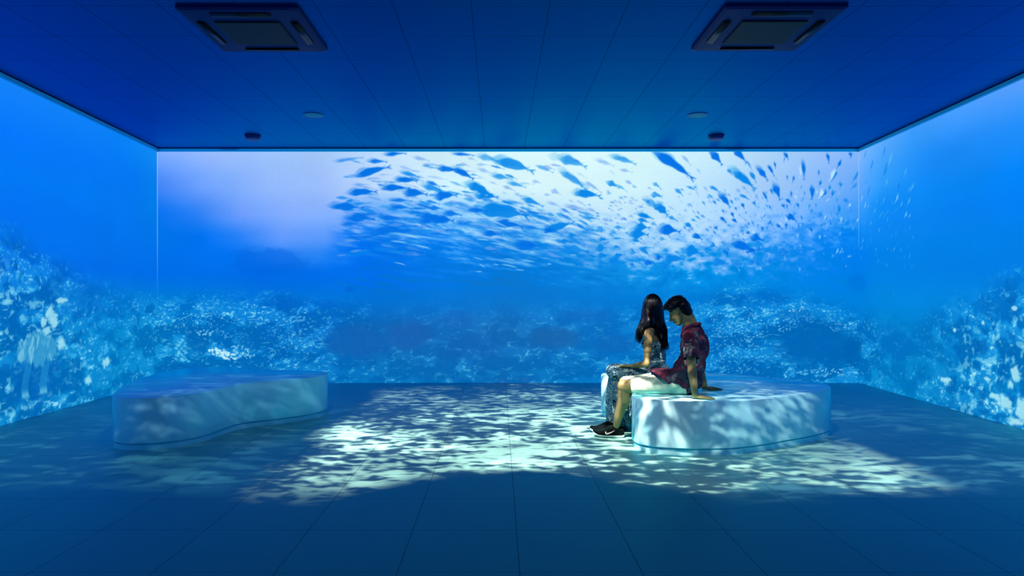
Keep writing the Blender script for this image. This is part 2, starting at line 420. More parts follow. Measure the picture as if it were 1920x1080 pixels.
# key, x, y, length, depth, heading, strength, tone, ghost
FISH = '''
A 400 145 430 45 -8 .55 0|A 1040 68 330 55 -3 1 0|A 790 172 300 55 2 .9 0|A 730 310 540 115 -14 1 0|A 590 600 430 105 -2 1 0|A 560 495 260 30 0 .4 0|A 370 805 500 105 4 1 0|A 440 725 230 45 -5 .55 0
A 1190 432 340 85 5 1 0|A 1240 350 300 60 14 .8 1|A 1560 480 240 60 22 .9 0|A 1050 540 420 95 3 1 0|A 1320 615 360 115 6 1 0|A 1740 650 350 125 -3 1 0|A 1600 560 430 80 18 .8 1|A 1110 712 360 50 2 .85 0|A 1110 805 340 55 6 .85 0
A 1330 880 260 50 5 .7 0|A 1470 800 330 50 18 .8 0|A 1600 820 200 70 5 .8 0|A 1400 138 260 45 12 .6 2|A 1480 232 170 35 6 .6 0|A 1330 305 200 30 6 .45 2|A 900 355 240 30 0 .4 2|A 790 410 190 32 6 .45 2|A 820 855 200 35 5 .5 2
A 700 740 170 28 3 .5 2|A 710 797 130 28 5 .5 2|A 1780 285 360 75 8 .95 0|A 560 960 420 110 2 .95 0|A 1000 960 420 70 3 .9 0|A 1560 970 420 150 6 .95 0|A 1830 900 300 80 8 .9 0|A 600 905 330 40 0 .7 0
B 60 340 360 95 28 1 0|B 400 130 330 85 15 .5 1|B 640 190 560 120 18 .3 4|B 770 230 600 150 18 .85 1|B 60 75 330 45 5 .95 0|B 180 135 150 35 18 .45 2|B 75 215 170 45 15 .5 2|B 330 215 200 40 5 .5 2|B 360 305 260 45 18 .5 2
B 600 392 330 70 12 .7 1|B 800 495 300 60 15 .65 1|B 480 470 150 28 22 .5 2|B 690 540 220 45 24 .6 2|B 1075 455 150 55 15 .5 2|B 1230 260 220 65 14 .55 2|B 1340 595 180 70 30 .55 2|B 1225 632 130 42 8 .5 2
B 1400 130 420 120 18 .3 4|B 1580 185 430 130 20 .7 1|B 1590 430 480 105 36 .7 1|B 1780 630 400 120 8 1 1|B 200 520 400 110 18 .4 4|B 290 560 400 135 26 1 1|B 380 650 360 120 8 1 1|B 620 880 760 230 10 .95 1|B 560 830 400 100 8 .9 1
B 1020 735 350 75 22 .85 1|B 840 640 200 42 25 .5 2|B 1620 815 350 55 10 .7 2|B 1310 760 230 50 20 .6 2|B 1420 915 200 55 20 .6 1|B 1280 910 180 50 20 .6 1|B 700 755 200 32 22 .6 1|B 250 850 320 70 5 .95 0|B 170 710 250 42 15 .6 1
B 1780 950 170 65 48 .6 1|B 1180 960 350 60 15 .8 1|B 1850 850 200 40 25 .6 2|B 760 740 280 40 12 .6 1|B 1690 740 180 35 30 .4 2|B 1560 720 130 30 25 .4 2|B 640 610 120 30 20 .35 4|B 1700 360 200 30 30 .3 4|B 1030 620 100 22 25 .35 4
C 310 130 420 80 17 .35 4|C 370 155 380 85 19 .6 1|C 100 190 300 55 19 .5 2|C 390 298 210 42 14 .55 2|C 215 330 130 30 45 .35 4|C 210 490 240 75 28 .85 1|C 330 530 220 35 35 .5 1|C 440 465 160 48 32 .6 2|C 820 500 160 50 38 .65 1|C 815 640 190 80 10 .7 1
C 1000 200 700 130 34 .35 4|C 1060 225 720 140 36 1 0|C 1230 150 220 45 48 .55 2|C 1400 300 120 32 55 .45 2|C 1125 590 180 52 42 .75 1|C 1300 540 180 38 25 .75 1|C 1370 520 130 25 75 .4 4|C 1640 120 290 95 50 1 0|C 1830 310 130 45 55 .85 0|C 1620 550 190 55 32 .8 1
C 1760 710 270 90 52 1 0|C 1500 550 120 38 55 .5 2|C 1570 655 130 38 40 .7 1|C 1620 735 100 42 55 .8 0|C 1470 745 90 32 60 .75 0|C 880 840 270 130 42 1 1|C 760 770 330 90 38 .5 1|C 700 730 120 50 40 .5 0|C 660 930 270 65 18 .95 1|C 620 990 160 55 20 .8 1
C 600 800 140 42 12 .5 2|C 310 740 110 28 42 .5 2|C 490 690 130 32 45 .45 2|C 470 750 130 32 20 .45 2|C 210 850 90 28 15 .5 2|C 345 970 90 50 20 .5 2|C 120 985 150 32 22 .6 2|C 1030 820 160 32 38 .4 2|C 1040 960 170 45 28 .5 1|C 1390 945 90 28 32 .7 0
C 1740 970 140 40 42 .9 0|C 1740 860 100 32 65 .75 0|C 1780 860 80 30 80 .7 2|C 1870 900 90 38 60 .85 0|C 1265 790 60 32 60 .5 2|C 1640 860 60 20 80 .5 2|C 1160 720 80 28 55 .35 4|C 1385 770 90 22 80 .35 4|C 1540 980 90 20 88 .4 2
D 200 90 300 85 48 1 0|D 380 380 200 55 62 .9 1|D 330 220 200 25 62 .6 0|D 160 330 380 110 40 .5 4|D 260 430 430 115 40 1 1|D 510 340 270 75 52 1 0|D 630 290 200 48 62 1 0|D 710 420 160 25 70 .5 4|D 685 215 120 32 80 .95 0|D 840 90 150 48 62 1 0|D 815 140 100 22 105 .7 0
D 1040 300 210 50 98 .75 3|D 1080 290 290 50 86 1 0|D 1420 120 170 48 80 1 0|D 1730 75 110 48 85 1 0|D 1575 200 160 42 118 1 0|D 1480 350 210 70 118 .85 3|D 1510 370 190 34 120 .95 1|D 1800 380 210 42 120 .75 1|D 1780 510 150 40 140 .6 1
D 710 590 270 85 70 1 0|D 550 650 180 42 65 .9 0|D 870 720 130 55 50 1 0|D 800 785 95 45 60 1 0|D 1000 775 95 45 70 1 0|D 240 780 115 45 65 1 0|D 395 750 85 42 50 1 0|D 260 660 180 48 28 .85 1|D 260 540 110 52 45 .65 2|D 180 570 110 42 45 .65 2
D 910 620 115 32 85 .95 0|D 855 390 95 28 88 .8 0|D 940 410 125 32 105 .85 0|D 1290 320 100 32 95 .85 0|D 1310 470 115 38 110 .9 0|D 1195 590 230 75 92 1 0|D 1365 605 140 60 118 .9 0|D 1325 610 165 68 118 .95 3|D 1480 610 135 42 98 .9 1|D 1440 530 110 38 105 .8 1
D 1590 490 110 50 95 .8 1|D 1660 710 95 62 60 .8 1|D 1570 830 160 52 95 .9 1|D 1720 770 95 24 128 .95 3|D 1420 695 85 24 135 .8 3|D 910 950 200 90 35 1 0|D 860 910 90 24 80 .6 3|D 950 890 70 24 95 .85 0|D 540 920 70 28 120 .75 0|D 620 810 120 28 62 .85 1
D 95 905 105 34 60 .95 0|D 130 995 90 38 30 .95 0|D 1195 850 85 34 110 .8 1|D 1310 900 115 62 130 .6 1|D 1600 960 130 52 105 .75 1|D 635 570 90 35 85 .8 0|D 1130 770 80 30 125 .5 4|D 1545 700 80 25 95 .8 1|D 140 690 90 30 70 .5 1|D 185 800 70 30 75 .5 2
E 430 150 330 50 -3 .8 0|E 1000 240 500 110 2 .8 0|E 600 340 520 60 2 .6 0|E 850 390 500 60 0 .6 0|E 1700 100 330 130 4 1 0|E 1500 250 330 50 8 .6 1
F 700 160 420 120 10 .95 0|F 460 290 300 80 5 1 0|F 1400 190 440 120 -14 1 1|F 1260 240 200 80 -5 1 0|F 960 460 420 130 2 .9 0|F 150 130 160 50 10 .7 1|F 1580 310 170 60 8 .95 1|F 1480 390 200 50 8 .95 1|F 1600 520 420 130 5 .8 1|F 1750 270 170 40 22 .7 1|F 1050 20 250 50 15 .7 1|F 1800 380 80 50 0 .4 2|F 1000 320 300 20 10 .5 1|F 1180 470 200 80 0 .8 1
G 610 200 250 110 5 1 1|G 570 295 300 130 5 1 1|G 1000 245 330 140 8 1 0|G 1260 170 160 65 32 .95 1|G 1380 330 180 85 30 1 0|G 1320 540 280 150 14 1 1|G 300 200 180 42 10 .75 1|G 80 365 160 55 8 .95 1|G 280 350 190 34 3 .75 1|G 50 490 170 120 0 .9 1
G 265 470 110 55 5 .95 1|G 300 590 190 65 -12 .95 1|G 500 550 110 65 0 .75 1|G 650 530 220 70 42 .85 1|G 680 480 230 38 0 .8 1|G 850 620 130 68 -5 1 0|G 715 690 190 75 8 .95 0|G 1060 640 320 130 0 .95 1|G 250 690 250 120 0 .85 1|G 60 700 150 90 0 .7 1
G 540 380 160 55 22 .95 1|G 900 360 120 52 10 .6 1|G 1110 360 90 28 10 .6 1|G 1600 450 120 75 25 .95 1|G 1510 495 100 55 25 .8 1|G 1620 590 100 45 25 .85 1|G 1770 540 170 55 62 .9 1|G 1640 205 95 48 50 .95 0|G 1520 230 95 32 45 .7 1|G 1700 690 260 110 10 .9 1
G 950 740 240 95 0 .8 1|G 80 590 200 75 8 .95 1|G 500 750 150 50 0 .6 1|G 650 40 200 60 18 .9 1|G 640 100 180 50 20 .8 1|G 350 80 90 55 15 .5 2|G 130 90 120 30 20 .5 2|G 1740 90 130 36 42 .9 0|G 1890 100 90 38 38 .9 0|G 1380 50 90 22 32 .6 1|G 40 230 150 100 12 .6 1|G 220 270 120 70 30 .6 1|G 780 150 120 60 30 .5 1|G 1040 70 170 40 30 .5 1|G 1820 170 90 30 35 .7 1
H 310 252 160 75 22 1 0|H 180 340 270 85 24 1 0|H 265 375 130 50 -8 1 0|H 440 100 42 45 30 1 0|H 370 150 60 28 75 1 0|H 530 130 90 40 45 .9 0|H 650 45 90 52 42 1 0|H 610 120 95 22 92 .8 0|H 605 60 90 18 95 .7 3|H 855 165 75 34 65 1 0|H 590 395 100 90 0 .5 0|H 445 475 56 56 0 .7 0|H 270 495 60 52 0 .7 0
H 90 70 65 36 35 .9 0|H 230 105 52 32 60 .8 0|H 325 120 52 18 90 .7 0|H 225 195 60 42 30 1 0|H 985 105 55 32 110 .9 1|H 770 110 52 18 100 .8 0|H 1210 95 90 50 150 .7 1|H 1180 165 80 28 75 .8 1|H 1155 60 90 34 100 .7 3|H 1270 210 90 46 -8 .4 0|H 10 400 70 40 70 .9 0|H 120 510 150 50 0 .7 1|H 345 360 45 34 0 .9 0|H 1000 222 40 14 150 .9 3|H 1240 428 55 16 178 .8 3|H 1150 385 45 18 130 .9 3|H 875 377 42 12 172 .7 3|H 845 322 32 12 165 .7 3|H 1005 155 40 18 150 .6 3|H 985 402 30 16 180 .7 3|H 760 392 20 16 0 .6 3
'''
STREAKS = [  # bright flashes of turning fish: x, y, length, depth, heading
    (828, 424, 16, 3, 24), (758, 440, 36, 6, 9), (795, 463, 18, 4, 12), (748, 453, 22, 5, 6), (905, 449, 16, 4, 4), (933, 457, 20, 3, 10), (874, 433, 12, 3, 22),
    (924, 431, 22, 3, 8), (955, 493 - 7, 17, 3, 6), (990, 489, 18, 3, 5), (955, 498, 22, 4, 12), (897, 485, 14, 3, 14), (904, 498, 10, 2.5, 30), (750, 494, 16, 3, 14),
    (898, 509, 8, 2.5, 0), (930, 496, 8, 3, 6), (975, 506, 12, 3, 5), (784, 421, 8, 2.5, 18), (800, 429, 10, 3, 5), (935, 419, 30, 4, 22), (965, 430, 20, 3, 8),
    (998, 473, 8, 4, 10), (957, 415, 8, 3, 0), (974, 408, 6, 3, 0), (898, 363, 5, 3, 0), (912, 366, 5, 3, 0), (1030, 504 - 9, 5, 4, 0), (1075, 478, 9, 3, 0), (1292, 522, 8, 2.5, -12), (1343, 512, 3, 5, 0), (1362, 503, 9, 2, 0)]


def school_angle(p):
    return np.interp(p, [620, 760, 900, 1150, 1300, 1400, 1500, 1560, 1800], [0, 8, 18, 24, 42, 60, 86, 108, 120])


def right_pq(px, py):
    """photo position on the right wall -> metres along it, then picture units"""
    Y = 1277 * (5.516 - 0.0658 * YB) / ((px - VPX) - 1277 * 0.0658)
    return 1611 + (YB - Y) * PU, 550 + (py - 550) * Y / YB


def reef_line(P):
    return np.interp(P, [-900, -121, 44, 200, 294, 400, 620, 900, 1200, 1350, 1611, 1700, 1850, 2046, 2600],
                     [470, 470, 520, 560, 560, 545, 562, 575, 560, 540, 575, 600, 575, 520, 480])


def paint(P, Q):
    shp = P.shape
    P = P.ravel().astype(np.float64)
    Q = Q.ravel().astype(np.float64)
    # streaky lower edge of the shoal
    a = math.radians(9)
    su = P * math.cos(a) + Q * math.sin(a)
    sv = -P * math.sin(a) + Q * math.cos(a)
    st = fbm(su / 42, sv / 7, 5, 4, 0.6) - 0.5
    zone = sst(610, 680, P) * (1 - sst(1560, 1640, P))
    iso = fbm(P / 16, Q / 9, 31, 3) - 0.5
    wr = np.interp(P, [600, 1050, 1250], [1, 1, 0.0])
    Qw = Q + zone * sst(375, 420, Q) * (1 - sst(520, 560, Q)) * (165 * st * wr + 120 * iso * (1 - wr))
    # uneven big-scale water
    big = fbm(P / 120, Q / 70, 77, 3) - 0.5
    C = background(P + 25 * big, Qw)
    C[P < 293.8] = background(np.minimum(P[P < 293.8] + 25 * big[P < 293.8], 292), Qw[P < 293.8])
    C *= (1 + 0.06 * big)[:, None]
    # the loose shoal between the hand placed fish
    rng = random.Random(4)
    for i in range(900):
        u = rng.random()
        if u < 0.42:
            x = rng.uniform(640, 1120); y = rng.uniform(300, 480)
            lo = 360 - 0.0 * x
            if y < np.interp(x, [640, 800, 950, 1120], [330, 330, 370, 400]) and rng.random() < 0.85:
                continue
            L = rng.uniform(18, 46); al = rng.uniform(.2, .75); kd = rng.choice([0, 1, 1, 2, 2])
            W = L * rng.uniform(.11, .2)
        elif u < 0.8:
            x = rng.uniform(1080, 1480); y = 500 - 150 * rng.random() ** 1.3
            L = rng.uniform(5, 14); al = rng.uniform(.3, .8); kd = rng.choice([0, 1, 2, 2])
            W = L * rng.uniform(.28, .42)
        else:
            x = rng.uniform(1380, 1608); y = rng.uniform(350, 520)
            L = rng.uniform(5, 13); al = rng.uniform(.3, .8); kd = rng.choice([0, 1, 1, 3, 4])
            W = L * rng.uniform(.25, .4)
        fish(C, P, Q, x, y, L, W, float(school_angle(x)) + rng.uniform(-14, 14), al, kd, soft=1.5)
    for ln in FISH.strip().replace('\n', '|').split('|'):
        k, x, y, L, W, an, al, kd = ln.split()
        ox, oy, s = CR[k]
        L = float(L) / s; W = float(W) / s
        cx = ox + float(x) / s; cy = oy + float(y) / s
        an = float(an); al = float(al); kd = int(kd)
        if L > 34 and kd != 4:   # film ghost of the moving fish
            d = math.radians(an)
            fish(C, P, Q, cx - math.cos(d) * L * .13, cy - math.sin(d) * L * .13 - 2, L, W * 1.05, an, al * .35, kd, soft=3)
        fish(C, P, Q, cx, cy, L, W, an, al * .96, kd, soft=1.8 if L < 30 else 2.8)
    for x, y, L, W, an in STREAKS:
        a = math.radians(an)
        m = (np.abs(P - x) < L) & (np.abs(Q - y) < L * .6 + 4)
        p = P[m] - x; q = Q[m] - y
        u = (p * math.cos(a) + q * math.sin(a)) / (L * .75)
        v = (-p * math.sin(a) + q * math.cos(a) - 1.0 * u * u * (L > 14) - .25 * u) / (W * .30)
        e = np.clip(1.15 - u * u, 0, 1) * np.exp(-v * v) * .62
        C[m] = C[m] * (1 - e[:, None]) + np.array((200., 238., 250.)) * e[:, None]
    # fish that swim round onto the right wall
    rng = random.Random(9)
    for px, py, L, an, kd in [(1659, 320, 34, 112, 1), (1657, 285, 22, 100, 1), (1668, 300, 30, 112, 4), (1634, 310, 24, 108, 1), (1622, 290, 18, 106, 1), (1697, 322, 18, 108, 4), (1684, 350, 18, 100, 0),
                              (1710, 350, 18, 115, 4), (1681, 372, 20, 115, 3), (1703, 378, 20, 115, 4), (1698, 402, 16, 118, 3), (1662, 342, 18, 106, 4), (1628, 360, 22, 104, 1), (1622, 385, 16, 110, 3),
                              (1690, 382, 12, 120, 3), (1640, 395, 16, 120, 4), (1650, 405, 14, 115, 4), (1705, 404, 12, 118, 3), (1657, 375, 14, 115, 4), (1616, 372, 14, 104, 3), (1633, 418, 10, 115, 3), (1648, 432, 12, 112, 4), (1680, 436, 8, 115, 4), (1663, 497, 8, 90, 3), (1676, 552, 6, 100, 3), (1675, 545, 4, 90, 3)]:
        P0, Q0 = right_pq(px, py)
        fish(C, P, Q, P0, Q0, L * 1.15, L * .30, an + 18, .55, kd, soft=2.2)
    for i in range(110):
        px = rng.uniform(1614, 1712); py = rng.uniform(340, 500)
        P0, Q0 = right_pq(px, py)
        fish(C, P, Q, P0, Q0, rng.uniform(6, 15), rng.uniform(2, 4.5), rng.uniform(116, 146), rng.uniform(.12, .4), rng.choice([1, 3, 4, 4]), soft=1.8)
    # ------------- reef
    rl = reef_line(P)
    wx = fbm(P / 30, Q / 30, 101, 3) - 0.5
    wy = fbm(P / 30, Q / 30, 202, 3) - 0.5
    X = P + 22 * wx
    Y = Q + 14 * wy
    mask = sst(-22, 45, Q - rl + 45 * (fbm(P / 60, Q / 60, 55, 3) - .5))
    amp = np.interp(P, [-900, -60, 150, 294, 560, 640, 740, 1150, 1300, 1380, 1600, 1720, 1850, 1980, 2600],
                    [1, 1, .55, .85, .85, .5, .38, .36, .7, .95, .9, .35, .55, 1, 1])
    blur = np.interp(P, [-900, 0, 294, 600, 760, 1120, 1320, 1611, 1900, 2600], [1.5, 1.5, .8, .8, 1.7, 1.7, .8, .8, 1.5, 1.6])
    zoom = 0.55 + 0.9 * sst(0, 150, Q - rl)        # nearer reef below is larger
    sc = blur * (0.6 + 0.6 * sst(0, 150, Q - rl))
    n1 = fbm(X / 38, Y / 20, 11, 4)
    r1 = 1 - np.abs(2 * fbm(X / 24, Y / 12, 12, 3) - 1)
    # two fixed grain sizes blended so that the pattern never shears
    def grain(seed, ax, ay):
        f = fbm(X / ax, Y / ay, seed, 3, .6)
        c = fbm(X / (ax * 2.2), Y / (ay * 2.2), seed + 40, 3, .6)
        w = np.clip((sc - .6) / 1.1, 0, 1)
        return f * (1 - w) + c * w
    n2 = grain(21, 5.0, 2.6)
    n3 = grain(25, 2.6, 1.9)
    dark = sst(.62, .36, n1)
    C = mix(C, (0, 92, 172), mask * dark * .55 * np.clip(amp + .2, 0, 1))
    lift = sst(.40, .72, n1) * mask
    C = mix(C, (30, 150, 225), lift * amp * .55)
    v1 = sst(.50, .72, n2) * (0.12 + .88 * sst(.42, .64, n1)) * mask * amp
    C = mix(C, (55, 178, 236), np.clip(v1 * .85, 0, 1))
    v2 = sst(.60, .74, n3) * sst(.46, .64, n2) * sst(.42, .6, n1) * mask * np.clip(amp * 1.15 - .1, 0, 1)
    C = mix(C, (175, 238, 252), np.clip(v2 * 1.1, 0, 1))
    rr = sst(.86, .97, r1) * sst(.5, .62, n2) * mask * amp
    C = mix(C, (120, 212, 245), rr * .6)
    # large pale coral heads near both ends of the picture
    side = sst(60, -60, P) + sst(1840, 1960, P)
    b = fbm(X / 11, Y / 11, 301, 3)
    C = mix(C, (150, 225, 245), sst(.58, .72, b + .25 * (n2 - .5)) * mask * side * sst(20, 80, Q - rl) * .55)
    C = mix(C, (0, 98, 180), sst(.42, .30, b) * mask * side * .6)

    def ell(cx, cy, rx, ry, soft=.35, wob=.3, seed=1):
        d = np.sqrt(((P - cx) / rx) ** 2 + ((Q - cy) / ry) ** 2) + wob * (fbm(P / 14, Q / 10, seed, 3) - .5) * 2 + (wob > .4) * 1.3 * (fbm(P / 5, Q / 4, seed + 7, 3) - .5)
        return 1 - sst(1 - soft, 1 + soft, d)
    for i, (cx, cy, rx, ry, al, col) in enumerate([
            (1535, 645, 78, 42, .95, (0, 101, 182)), (1490, 592, 34, 14, .6, (0, 104, 190)), (1600, 660, 18, 26, .5, (0, 92, 172)),
            (672, 640, 58, 32, .85, (16, 96, 178)), (768, 628, 44, 26, .8, (24, 96, 178)), (1038, 634, 46, 20, .85, (22, 100, 172)),
            (1150, 645, 40, 16, .5, (16, 100, 182)), (500, 492, 66, 26, .55, (0, 98, 222)), (540, 520, 90, 24, .35, (0, 102, 220)),
            (372, 640, 22, 26, .8, (0, 100, 178)), (470, 632, 24, 26, .8, (0, 104, 184)), (345, 690, 60, 9, .6, (0, 96, 176)),
            (525, 566, 28, 14, .5, (0, 98, 200)), (610, 570, 20, 9, .45, (0, 98, 200)), (655, 543, 8, 6, .6, (0, 98, 205)),
            (1612, 530, 22, 16, .25, (0, 104, 205)), (1430, 560, 50, 14, .45, (0, 104, 200)), (880, 650, 60, 26, .4, (14, 92, 172)),
            (855, 600, 45, 18, .4, (26, 104, 190)), (1100, 590, 45, 12, .35, (26, 104, 190)), (1730, 630, 70, 30, .35, (0, 106, 196)),
            (60, 560, 50, 26, .35, (0, 100, 196)), (-20, 545, 24, 16, .5, (0, 100, 190))]):
        C = mix(C, col, ell(cx, cy, rx, ry, seed=400 + i) * al)
    # rim light on the rocks and the knobbly domes
    rngd = random.Random(12)

    def knobs(cx, cy, rx, ry, n, s, col, al, tilt=0.0):
        nonlocal C
        for k in range(n):
            r = math.sqrt(rngd.random()); th = rngd.uniform(0, 2 * math.pi)
            x = cx + rx * r * math.cos(th)
            y = cy + ry * r * math.sin(th) + tilt * (x - cx)
            m = (np.abs(P - x) < s * 3) & (np.abs(Q - y) < s * 3)
            if m.any():
                d = np.sqrt(((P[m] - x) / s) ** 2 + ((Q[m] - y) / (s * .75)) ** 2)
                e = (1 - sst(.5, 1.2, d)) * al * rngd.uniform(.6, 1)
                C[m] = C[m] * (1 - e[:, None]) + np.asarray(col, float) * e[:, None]
    knobs(418, 664, 26, 9, 70, 2.6, (195, 242, 250), .95, .28)
    knobs(455, 660, 22, 10, 42, 2.0, (150, 222, 245), .8, .3)
    knobs(340, 650, 12, 26, 26, 3.0, (110, 205, 240), .7)
    knobs(385, 624, 16, 6, 12, 2.4, (150, 225, 248), .8)
    knobs(1495, 581, 16, 5, 20, 1.6, (150, 225, 248), .8, -.2)
    knobs(1470, 608, 24, 14, 40, 1.5, (140, 220, 248), .7)
    knobs(1512, 598, 18, 8, 22, 1.6, (110, 200, 242), .55)
    knobs(1580, 612, 30, 8, 34, 1.5, (140, 220, 248), .65, -.2)
    knobs(1550, 698, 55, 8, 60, 1.8, (140, 218, 248), .7)
    knobs(1390, 610, 60, 34, 110, 1.2, (150, 225, 250), .8)
    knobs(1370, 655, 45, 40, 100, 1.3, (150, 225, 250), .75)
    knobs(360, 600, 70, 26, 110, 1.2, (150, 225, 248), .75)
    knobs(480, 650, 120, 40, 120, 1.3, (130, 215, 244), .65)
    knobs(560, 620, 60, 26, 50, 1.2, (130, 215, 244), .65)
    # the broad mushroom coral on the left wall
    dx = (P + 52) / 42.0
    top = 602 + 20 * dx * dx + 12 * (fbm(P / 7, Q * 0, 71, 3) - .5)
    low = 646 - 8 * dx * dx + 22 * (fbm(P / 8, Q * 0, 72, 3) - .5)
    dome = sst(top - 2, top + 3, Q) * (1 - sst(low - 2, low + 4, Q)) * (1 - sst(.92, 1.04, np.abs(dx)))
    C = mix(C, (0, 96, 180), ell(-52, 660, 50, 34, seed=61) * .7)
    for sx, sw in ((-74, 8), (-36, 9)):
        stalk = (1 - sst(sw * .7, sw, np.abs(P - sx - 3 * np.sin(Q * .1)))) * sst(640, 650, Q) * (1 - sst(686, 692, Q))
        C = mix(C, (25, 132, 200), stalk * (.45 + .5 * n1))
        C = mix(C, (120, 205, 235), stalk * sst(676, 688, Q) * .7)
    C = mix(C, (62, 162, 212), dome * .8)
    fold = sst(.46, .66, fbm(P / 7 + Q * .03, Q / 22, 7, 3))
    C = mix(C, (40, 140, 200), dome * sst(.5, .32, fbm(P / 6, Q / 16, 8, 3)) * .7)
    C = mix(C, (130, 205, 230), dome * fold * .7)
    C = mix(C, (165, 228, 242), dome * (1 - sst(0, 7, Q - top)) * sst(.35, .6, n2) * .8)
    for cx, cy, rx, ry in [(-28, 576, 9, 10), (-42, 590, 5, 6), (-36, 602, 9, 5), (0, 622, 8, 11), (120, 660, 12, 8), (-2, 560, 10, 5),
                           (-18, 590, 8, 9), (70, 684, 8, 6)]:
        C = mix(C, (165, 228, 242), ell(cx, cy, rx, ry, .4, .5, 90 + int(cx)) * .85)
    for px, py, rx, ry in [(1775, 713, 13, 10), (1885, 755, 14, 14), (1868, 745, 10, 6), (1905, 700, 7, 14), (1915, 770, 9, 22), (1860, 652, 5, 4), (1843, 605, 4, 4), (1790, 620, 4, 4),
                           (1895, 720, 5, 9), (1900, 790, 12, 8), (1850, 710, 6, 5), (1902, 578, 5, 4)]:
        P0, Q0 = right_pq(px, py)
        C = mix(C, (178, 236, 246), ell(P0, Q0, rx * .95, ry * .6, .4, .5, int(px)) * .85)
    # plain bottom edge of the picture and the overlap seam of the two projected pictures
    seam = np.maximum(1 - np.abs(P - 294.9) / 1.1, 0) * (1 - sst(420, 600, Q)) * .75
    seam = np.maximum(seam, np.maximum(1 - np.abs(P - 1610.2) / 1.3, 0) * (1 - sst(400, 500, Q)) * .6)
    C = mix(C, (170, 215, 255), np.clip(seam, 0, 1))
    C = np.clip(C, 0, 255)
    L = srgb(C)
    return L.reshape(shp + (3,))


EMIT = 1.0


def screen_material():
    m = bpy.data.materials.new('projected_sea_picture')
    m.use_nodes = True
    t = m.node_tree
    b = t.nodes['Principled BSDF']
    b.inputs['Base Color'].default_value = (0.03, 0.03, 0.03, 1)
    b.inputs['Roughness'].default_value = 0.9
    b.inputs['Specular IOR Level'].default_value = 0.0
    g = NT(t)
    at = g.n('ShaderNodeAttribute', attribute_name='picture')
    tc = g.n('ShaderNodeTexCoord')
    # fine film grain on the painted wall
    nz = g.n('ShaderNodeTexNoise', i_Scale=42.0, i_Detail=2.0, i_Roughness=0.6)
    g.l(tc.outputs['Object'], nz.inputs['Vector'])
    k = g.m('ADD', g.m('MULTIPLY', nz.outputs[0], 0.14), 0.93)
    vm = g.n('ShaderNodeVectorMath', operation='SCALE')
    g.l(at.outputs['Color'], vm.inputs[0])
    g.l(k, vm.inputs['Scale'])
    g.l(vm.outputs[0], b.inputs['Emission Color'])
    b.inputs['Emission Strength'].default_value = EMIT
    m.cycles.emission_sampling = 'NONE'
    return m


SCREEN = screen_material()


def screen_wall(name, A, B, za, zb, s_list, p_of_s, nz, flip=False):
    """A, B: functions s -> (x, y) of the wall foot and head; s_list in metres along it."""
    s = np.asarray(s_list)
    v = np.linspace(0, 1, nz)
    S, V = np.meshgrid(s, v)
    fx, fy = A(S)
    hx, hy = B(S)
    x = fx * (1 - V) + hx * V
    y = fy * (1 - V) + hy * V
    z = za + (zb - za) * V
    P = p_of_s(S)
    Q = 550 - (z - EYE) * PU
    C = paint(P, Q)
    nsx = len(s)
    co = np.stack([x, y, z], -1).reshape(-1, 3).astype(np.float32)
    i = np.arange(nz - 1)[:, None] * nsx + np.arange(nsx - 1)[None, :]
    q = np.stack([i, i + 1, i + 1 + nsx, i + nsx], -1).reshape(-1, 4)
    if flip:
        q = q[:, ::-1]
    me = bpy.data.meshes.new(name)
    me.vertices.add(len(co))
    me.vertices.foreach_set('co', co.ravel())
    me.loops.add(q.size)
    me.loops.foreach_set('vertex_index', q.ravel().astype(np.int32))
    me.polygons.add(len(q))
    me.polygons.foreach_set('loop_start', (np.arange(len(q)) * 4).astype(np.int32))
    me.update()
    at = me.attributes.new('picture', 'FLOAT_COLOR', 'POINT')
    c4 = np.ones((len(co), 4), np.float32)
    c4[:, :3] = C.reshape(-1, 3)
    at.data.foreach_set('color', c4.ravel())
    me.materials.append(SCREEN)
    o = bpy.data.objects.new(name, me)
    COL.objects.link(o)
    setp(o, kind='structure')
    return o


XL, XR = -5.23, 5.516
YF = -2.6
TRIM_Z = 3.532
# back wall
screen_wall('wall_back', lambda s: (XL + s, YB + 0 * s), lambda s: (XL + s, YB + 0 * s), 0, CEIL,
            np.linspace(0, XR - XL, 1130), lambda s: 294 + s * (1611 - 294) / (XR - XL), 380)


def side_s(n1, n2):
    a = np.linspace(0, 3.9, n1)
    b = np.linspace(3.9, YB - YF, n2)[1:]
    return np.concatenate([a, b])


# left wall leans in a little towards its head; both side walls open out towards the back
screen_wall('wall_left', lambda s: (XL + 0.024 * s, YB - s), lambda s: (XL + 0.0627 * s, YB - s), 0, CEIL,
            side_s(420, 160), lambda s: 293.5 - s * PU, 300, flip=True)
screen_wall('wall_right', lambda s: (XR - 0.0665 * s, YB - s), lambda s: (XR - 0.0610 * s, YB - s), 0, CEIL,
            side_s(420, 160), lambda s: 1611.5 + s * PU, 300)

